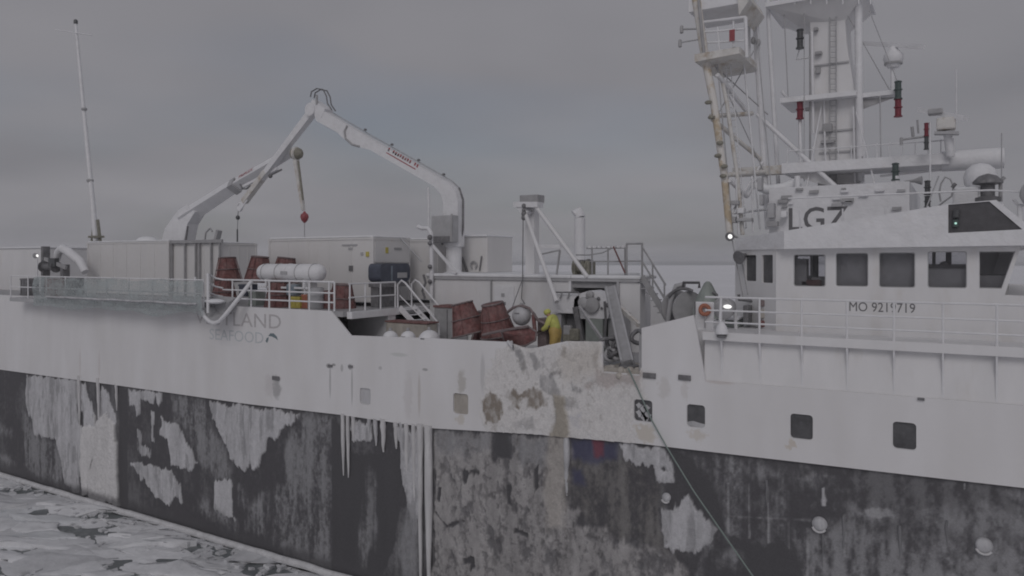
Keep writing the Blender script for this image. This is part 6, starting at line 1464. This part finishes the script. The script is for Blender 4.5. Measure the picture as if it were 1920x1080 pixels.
MB().plate([(PX(1396, 3.6), PZ(1396, 40, 3.6)), (PX(1416, 3.6), PZ(1410, 12, 3.6)), (PX(1408, 3.6), PZ(1410, -6, 3.6)), (PX(1392, 3.6), PZ(1396, -6, 3.6))], [], XZ(2.9), 2.0).build('corner_gusset', 'white_rusty', lm)
for (a, b, r) in (((1318, 42, YF), (1398, 32, YF), .05), ((1322, 60, YF), (1400, 54, YF), .035), ((1326, 80, YF), (1400, 76, YF), .03), ((1398, 32, YF), (1400, 108, YF), .06), ((1404, 30, YK), (1404, 110, YK), .06), ((1375, 40, YF), (1375, 108, YF), .03), ((1345, 50, YF), (1350, 108, YF), .03)):
    MB().tube([P(*a), P(*b)], r, 6).build('rail', 'white_iced', lm)
MB().tube([P(1310, 0, YF - .25), P(1320, 100, YF - .25)], .05, 6).build('cable_run', 'grey_steel', lm)
MB().box(PX(1369, YF), PX(1379, YF), YF - .1, YF - .07, PZ(1374, 78, YF), PZ(1374, 57, YF)).build('red_pennant', 'red_paint', lm)
MB().lathe([(.06, 0), (.08, .02), (.08, .2), (.05, .22)], P(1377, 102, YF), (0, 0, 1), 10).build('lantern', 'lamp_dark', lm)
MB().tube([P(1276, 55, YF), P(1312, 54, YF)], .03, 6).build('aerial_arm', 'grey_steel', lm)
MB().tube([P(1274, 80, YF), P(1310, 74, YF)], .025, 6).build('aerial_arm', 'mid_grey', lm)
for (px, py) in ((1278, 56), (1275, 82)): MB().lathe([(.03, -.12), (.06, -.1), (.06, .1), (.03, .14)], P(px, py, YF), (0, 0, 1), 8).build('aerial', 'grey_steel', lm)
for (px, py) in ((1412, 76), (1422, 80), (1313, 58)): MB().ball(P(px, py, YK - .2), (.08, .08, .13), 8, 6).build('insulator', 'grey_steel', lm)
for (px, py) in ((1346, 292), (1358, 312), (1356, 330), (1334, 220), (1350, 268), (1328, 192)): MB().ball(P(px, py, YF - .18), (.12, .06, .07), 8, 6).build('step_bracket', 'olive', lm)
for (px, py, dx, dy) in ((1378, 380, 8, 4), (1390, 395, 6, 5), (1396, 412, 14, 3), (1376, 412, 4, 6), (1425, 345, 4, 12), (1428, 375, 3, 10), (1446, 395, 6, 14), (1470, 402, 5, 6), (1448, 420, 10, 5)):
    c = P(px, py, 3.2); q = 1 / PPM(px, 3.2)
    MB().cbox(c.x - dx * q, c.x + dx * q, 3.1, 3.4, c.z - dy * q, c.z + dy * q, .02).build('mast_foot_gear', random.choice(('mid_grey', 'grey_steel', 'white_iced')), lm)
lad = MB()
for k in range(26):
    t = k / 26; py = 428 - t * 310; px = 1390 - t * 30
    lad.tube([P(px, py, 3.6), P(px + 9, py, 3.6)], .014, 4)
lad.tube([P(1390, 428, 3.6), P(1360, 118, 3.6)], .018, 5); lad.tube([P(1399, 428, 3.6), P(1369, 118, 3.6)], .018, 5)
lad.build('ladder', 'white_iced', lm)
for (a, b, r) in (((1345, 120, 3.1), (1375, 440, 3.2), .02), ((1395, 118, 4.0), (1425, 430, 4.0), .03), ((1340, 122, 3.2), (1436, 330, 4.9), .018), ((1425, 75, 4.8), (1340, 225, 3.2), .02), ((1432, 300, 5.0), (1372, 400, 3.2), .04), ((1375, 400, 3.2), (1445, 392, 4.9), .04), ((1415, 20, 4.8), (1452, 420, 4.4), .018), ((1380, 335, 3.2), (1385, 440, 3.2), .03), ((1410, 330, 3.6), (1412, 436, 3.4), .03)):
    MB().tube([P(*a), P(*b)], r, 5).build('mast_cable', 'white_iced' if r > .02 else 'mid_grey', lm)
# ------------------------------------------------------------------ main mast
YP = 6.5
mm = thing('main_mast', P(1580, 346, YP), 'tall white tower mast carrying radars and signal lights', 'mast', 'masts above the wheelhouse')
def tower(pts_l, pts_r, Y0, Y1):
    n = len(pts_l); vs = []
    for (l, r) in zip(pts_l, pts_r):
        za = PZ(l[0], l[1], YP)
        xl, xr = PX(l[0], YP), PX(r[0], YP)
        vs += [(xl, Y0, za), (xr, Y0, za), (xr, Y1, za), (xl, Y1, za)]
    fs = [(0, 1, 2, 3), tuple(4 * (n - 1) + i for i in (3, 2, 1, 0))]
    for i in range(n - 1):
        for k in range(4): fs.append((4 * i + k, 4 * i + (k + 1) % 4, 4 * i + 4 + (k + 1) % 4, 4 * i + 4 + k))
    return MB().add(vs, fs)
tower([(1540, 360), (1534, 300), (1532, 190), (1527, 100), (1523, 10), (1521, -60)], [(1618, 360), (1614, 300), (1608, 200), (1592, 100), (1586, 10), (1586, -60)], 5.9, 7.3).build('tower', 'white_paint', mm)
MB().tube([P(1613, 340, 5.8), P(1611, 200, 5.8), P(1609, -60, 5.8)], .12, 10).build('pole', 'white_iced', mm)
MB().tube([P(1519, 330, 5.7), P(1519, 60, 5.7)], .035, 6).build('cable_run', 'grey_steel', mm)
MB().tube([P(1525, 250, 5.7), P(1522, 60, 5.7)], .05, 6).build('cable_run', 'white_iced', mm)
for (z_px, px0, px1) in ((120, 1528, 1592), (246, 1536, 1612), (286, 1536, 1614)):
    MB().box(PX(px0, 5.88), PX(px1, 5.88), 5.84, 5.895, PZ(1560, z_px + 1, 5.88), PZ(1560, z_px - 2, 5.88)).build('weld_band', 'mid_grey', mm)
for (px, py, dx, dy) in ((1552, 240, 8, 8), (1552, 266, 12, 3), (1598, 282, 3, 3), (1530, 55, 4, 3), (1535, 100, 6, 3), (1534, 132, 4, 6), (1614, 296, 4, 3), (1500, 318, 3, 4), (1500, 328, 3, 4), (1575, 354, 14, 4), (1590, 320, 4, 3), (1516, 205, 5, 3)):
    c = P(px, py, 5.8); q = 1 / PPM(px, 5.8)
    MB().cbox(c.x - dx * q, c.x + dx * q, 5.7, 5.88, c.z - dy * q, c.z + dy * q, .02).build('tower_fitting', 'grey_steel', mm)
# platforms
def slab(px0, px1, py, Y0, Y1, th, mt='white_iced', nm='platform'):
    z = PZ((px0 + px1) / 2, py, (Y0 + Y1) / 2); ym = (Y0 + Y1) / 2
    return MB().box(PX(px0, ym), PX(px1, ym), Y0, Y1, z - th, z).build(nm, mt, mm)
slab(1452, 1634, 12, 5.2, 8.0, .14)
zt_ = PZ(1540, 12, 6.6) - .145
MB().add([(PX(1458, 6.6), 5.3, zt_), (PX(1628, 6.6), 5.3, zt_), (PX(1628, 6.6), 7.9, zt_), (PX(1458, 6.6), 7.9, zt_), (PX(1500, 6.6), 6.0, zt_ - .55), (PX(1588, 6.6), 6.0, zt_ - .75), (PX(1588, 6.6), 7.2, zt_ - .75), (PX(1500, 6.6), 7.2, zt_ - .55)],
         [(0, 1, 2, 3), (7, 6, 5, 4), (0, 4, 5, 1), (1, 5, 6, 2), (2, 6, 7, 3), (3, 7, 4, 0)]).build('platform_support', 'white_paint', mm)
railp = MB()
for q in (.5, 1.0): railp.tube([(PX(1455, 5.2), 5.25, zt_ + .14 + q), (PX(1632, 5.2), 5.25, zt_ + .14 + q)], .03, 6)
railp.build('platform_rail', 'white_iced', mm)
slab(1474, 1612, 187, 5.4, 7.4, .16)
slab(1606, 1690, 176, 5.8, 6.6, .14, 'white_iced', 'yardarm')
MB().plate([(PX(1614, 6), PZ(1614, 186, 6)), (PX(1680, 6), PZ(1680, 182, 6)), (PX(1614, 6), PZ(1614, 206, 6))], [], XZ(5.95), .06).build('yard_bracket', 'grey_steel', mm)
MB().tube([P(1466, 172, 5.8), P(1478, 186, 5.8), P(1530, 190, 5.8)], .06, 6).build('yardarm', 'white_iced', mm)
# long level gallery and the horn pipe
z_a = PZ(1580, 313, 5.0)
MB().box(PX(1376, 5), PX(1470, 5), 4.8, 5.2, z_a - .12, z_a + .16).build('gallery_beam', 'white_rusty', mm)
MB().box(PX(1470, 5) + .002, PX(1780, 5), 4.6, 6.4, z_a - .14, z_a + .18).build('gallery_beam', 'white_iced', mm)
MB().plate([(PX(1478, 5), z_a - .14), (PX(1545, 5), z_a - .14), (PX(1560, 5), z_a - .62), (PX(1530, 5), z_a - .45)], [], XZ(4.9), .3).build('gallery_bracket', 'white_paint', mm)
MB().lathe([(.30, 0), (.30, 1.55), (.27, 1.56), (.26, 1.2)], P(1766, 303, 5.0), (1, 0, 0), 22).build('horn_pipe', 'white_iced', mm)
MB().lathe([(.255, 0), (.1, .01)], P(1766, 303, 5.0) + Vector((1.45, 0, 0)), (1, 0, 0), 20).build('horn_mouth', 'grey_steel', mm)
MB().tube([P(1420, 348, 4.5), P(1440, 356, 4.4), P(1470, 352, 4.4), P(1500, 340, 4.5)], .16, 8).build('snow_roll', 'snow', mm)
for (px, y0_, y1_) in ((1495, 330, 430), (1680, 330, 410), (1820, 320, 380)): MB().tube([P(px, y0_, 4.2), P(px, y1_, 4.2)], .09, 8).build('support_post', 'white_iced', mm)
# signal lanterns
def lantern(px, py, hh, mt, Y=5.6, hw=6.5):
    s = 1 / PPM(px, Y); h = hh * s; r = hw * s
    MB().lathe([(r * .6, -h), (r * 1.15, -h * .97), (r * 1.15, -h * .85), (r * .85, -h * .8), (r * .85, -.05 * h), (r * 1.15, -.02 * h), (r * 1.15, .1 * h), (r * .85, .14 * h), (r * .85, .78 * h), (r * 1.1, .82 * h), (r * .9, .94 * h), (r * .3, h)], P(px, py, Y), (0, 0, 1), 14).build('signal_lantern', mt, mm)
lantern(1500, 73, 19, 'lamp_dark'); lantern(1500, 206, 18, 'lamp_red'); lantern(1684, 169, 18, 'lamp_green'); lantern(1684, 202, 18, 'lamp_red')
lantern(1679, 322, 17, 'lamp_green', 4.2); lantern(1737, 243, 13, 'lamp_red', 4.2, 4.2); lantern(1737, 268, 13, 'lamp_dark', 4.2, 4.2); lantern(1739, 352, 14, 'lamp_dark', 3.6, 5.5); lantern(1739, 378, 11, 'lamp_dark', 3.6, 5.5)
MB().tube([P(1744, 230, 4.25), P(1744, 420, 3.7)], .025, 6).build('lantern_post', 'white_iced', mm)
MB().tube([P(1499, 92, 5.7), P(1493, 112, 5.8), P(1516, 108, 5.8)], .03, 6).build('lantern_arm', 'white_iced', mm)
MB().tube([P(1500, 225, 5.7), P(1502, 330, 5.0)], .06, 6).build('lantern_post', 'white_iced', mm)
lad = MB()
for k in range(34):
    py = 8 + k * 10; lad.tube([P(1556, py, 5.8), P(1568, py, 5.8)], .014, 4)
lad.tube([P(1556, 345, 5.8), P(1556, 0, 5.8)], .02, 5); lad.tube([P(1568, 345, 5.8), P(1568, 0, 5.8)], .02, 5)
lad.build('ladder', 'mid_grey', mm)
for (a, b, r) in (((1540, 200, 5.8), (1500, 420, 4.2), .03), ((1605, 210, 5.7), (1640, 345, 4.5), .025), ((1590, 30, 5.8), (1672, 176, 6.0), .018), ((1470, 20, 5.6), (1478, 186, 5.6), .018), ((1630, 20, 5.5), (1690, 172, 5.8), .015), ((1545, 190, 5.8), (1548, 345, 5.6), .03), ((1600, 200, 5.7), (1603, 345, 5.6), .03), ((1508, 20, 5.6), (1508, 340, 5.2), .015), ((1650, 180, 5.8), (1652, 300, 5.0), .02), ((1760, 330, 3.6), (1725, 420, 2.5), .02)):
    MB().tube([P(*a), P(*b)], r, 5).build('mast_cable', 'white_iced' if r > .02 else 'mid_grey', mm)
for px in range(1476, 1790, 24):
    MB().tube([P(px, 318 - (px - 1376) * .06, 4.7), P(px, 318 - (px - 1376) * .06 - 34, 4.7)], .018, 5).build('gallery_stanchion', 'white_iced', mm)
MB().tube([P(1476, 284, 4.7), P(1788, 262, 4.7)], .02, 5).build('gallery_rail', 'white_iced', mm)
for px in (1460, 1490, 1520, 1550, 1580, 1610, 1632): MB().tube([P(px, 8, 5.25), P(px, -40, 5.25)], .025, 5).build('platform_stanchion', 'white_iced', mm)
# radars
MB().beam(P(1619, 81, 6.9), P(1731, 88, 5.6), .16, .13).build('radar_scanner', 'white_iced', mm)
rd_ = MB(); rd_.lathe([(.18, -.42), (.22, -.3), (.3, -.18), (.28, 0), (.16, .12), (.1, .25)], P(1675, 102, 6.2), (0, 0, 1), 16); rdo = rd_.build('radar_pedestal', 'white_iced', mm)
MB().lathe([(.27, -.26), (.27, -.2)], P(1675, 106, 6.2), (0, 0, 1), 14).build('radar_collar', 'grey_steel', rdo)
MB().tube([P(1674, 118, 6.2), P(1673, 176, 6.2)], .06, 8).build('radar_post', 'white_iced', mm)
MB().beam(P(1724, 206, 4.8), P(1812, 222, 4.0), .16, .12).build('radar_scanner', 'white_iced', mm)
MB().cbox(PX(1740, 4.4), PX(1768, 4.4), 4.2, 4.6, PZ(1755, 215, 4.4), PZ(1755, 205, 4.4), .03).build('radar_motor', 'grey_steel', mm)
MB().cbox(PX(1756, 4.3), PX(1792, 4.3), 4.1, 4.6, PZ(1775, 244, 4.3), PZ(1775, 221, 4.3), .05).build('radar_gearbox', 'white_rusty', mm)
MB().tube([P(1776, 244, 4.3), P(1782, 292, 4.5)], .12, 8).build('radar_post', 'white_iced', mm)
MB().beam(P(1752, 250, 4.2), P(1798, 250, 4.2), .3, .08).build('radar_shelf', 'mid_grey', mm)
for (a, b, r) in (((1690, 262, 4.2), (1735, 256, 4.2), .035), ((1710, 238, 4.2), (1712, 256, 4.2), .05), ((1720, 225, 4.2), (1722, 250, 4.2), .03), ((1690, 258, 4.2), (1690, 272, 4.2), .05), ((1696, 340, 4.0), (1716, 340, 4.0), .035)):
    MB().tube([P(*a), P(*b)], r, 6).build('aerial_arm', 'grey_steel', mm)
MB().lathe([(.03, 0), (.05, .2), (.13, .38), (.13, .4)], P(1700, 340, 4.0), (1, -.1, 0), 10).build('hailer', 'grey_steel', mm)
MB().tube([P(1793, 130, 4.5), P(1793, 230, 4.5)], .018, 5).build('whip_aerial', 'white_iced', mm)
MB().tube([P(1878, 250, 3.5), P(1878, 350, 3.5)], .015, 5).build('whip_aerial', 'mid_grey', mm)
for (a, b, cc) in (((1640, 300, 5), (1780, 292, 5), .03), ((1650, 330, 5), (1770, 318, 5), .04)):
    MB().tube([P(*a), P(*b)], cc, 6).build('gallery_rail', 'white_iced', mm)
# gear on the wheelhouse roof front
sg = thing('search_light', P(1905, 385, 2.2), 'grey searchlight at the right edge on the wheelhouse roof', 'searchlight')
MB().lathe([(.12, 0), (.26, .08), (.3, .4), (.27, .42)], P(1915, 365, 2.4), (.9, -.4, 0), 16).build('drum', 'mid_grey', sg)
MB().tube([P(1900, 374, 2.4), P(1908, 384, 2.4), P(1920, 386, 2.4)], .04, 6).build('yoke', 'white_iced', sg)
MB().tube([P(1912, 386, 2.4), (PX(1912, 2.4), 2.4, 13.0)], .06, 6).build('post', 'white_iced', sg)
cm = thing('compass_binnacle', P(1850, 380, 2.0), 'dark domed instrument on the wheelhouse roof above the black sidelight box', 'instrument')
MB().lathe([(.3, 0), (.3, .1), (.16, .14), (.16, .42), (.34, .46), (.34, .52), (.2, .66), (.02, .72)], P(1852, 378, 2.0), (0, 0, 1), 16).build('body', 'dark_steel', cm)
MB().tube([P(1876, 378, 2.0), P(1876, 340, 2.0), P(1884, 332, 2.0)], .05, 6).build('pipe', 'grey_steel', cm)
bx2 = thing('roof_locker', P(1810, 380, 1.9), 'low white locker with a snowy lid on the wheelhouse roof', 'locker')
MB().cbox(PX(1786, 1.9), PX(1835, 1.9), 1.9, 3.0, PZ(1810, 384, 1.9), PZ(1810, 358, 1.9), .05).build('body', 'white_iced', bx2)
MB().cbox(PX(1785, 1.9), PX(1836, 1.9), 1.86, 3.04, PZ(1810, 358, 1.9) + .002, PZ(1810, 351, 1.9), .03).build('lid', 'snow', bx2)
dm = thing('satellite_dome', P(1840, 350, 3.2), 'small white rounded dome behind the roof rail at right', 'dome')
MB().lathe([(.3, 0), (.38, .1), (.4, .3), (.34, .5), (.2, .62), (.02, .67)], P(1838, 352, 3.2), (0, 0, 1), 18).build('dome', 'white_iced', dm)
MB().tube([P(1838, 352, 3.2), P(1838, 390, 3.2)], .1, 8).build('post', 'white_iced', dm)
hs = thing('coiled_hose', P(1778, 375, 1.6), 'loop of grey hose standing on the wheelhouse roof left of the locker', 'hose')
MB().tube([P(a, b, 1.7) for (a, b) in ((1764, 378), (1761, 362), (1764, 345), (1772, 332), (1782, 336), (1788, 350), (1784, 368), (1770, 378), (1760, 386))], .025, 6).build('loop', 'grey_steel', hs)
MB().tube([P(1785, 352, 1.7), P(1792, 344, 1.7)], .05, 6).build('nozzle', 'dark_steel', hs)

# stays
for (a, b, r, lab) in (((1372, 446, 3.0), (1393, 556, 1.8), .018, 'left thin wire stay running from the rusty mast leg to the deck'), ((1384, 450, 3.1), (1402, 552, 1.9), .016, 'right thin wire stay running from the rusty mast leg to the deck'), ((1336, 120, 3.6), (1440, 215, 5.2), .02, 'thin stay crossing the lattice mast below its platform')):
    tag(MB().tube([P(*a), P(*b)], r, 5).build('wire_stay', 'grey_steel'), lab, 'wire')
# line hanging over the side
ln = [P(a, b, y) for (a, b, y) in ((1178, 690, -.02), (1196, 730, -.06), (1222, 788, -.08), (1250, 838, -.15), (1300, 920, -.3), (1352, 995, -.5), (1415, 1085, -.75), (1450, 1140, -.9))]
tag(MB().tube(ln, .022, 6).build('hanging_line', 'rope'), 'thin grey green line hanging from the gap down the black side', 'rope')

# ================================================================== THE AIR
hm_ = bpy.data.materials.new('haze'); hm_.use_nodes = True
hm_.node_tree.nodes.clear()
ho = hm_.node_tree.nodes.new('ShaderNodeOutputMaterial'); hv = hm_.node_tree.nodes.new('ShaderNodeVolumePrincipled')
hv.inputs['Color'].default_value = (0.985, 0.985, 1.0, 1); hv.inputs['Density'].default_value = 0.0003
hm_.node_tree.links.new(hv.outputs[0], ho.inputs['Volume'])
MATS['haze'] = hm_
tag(MB().box(-9400, 9400, -9400, 9400, -1.6, 34).build('haze', 'haze'), None, kind='stuff')
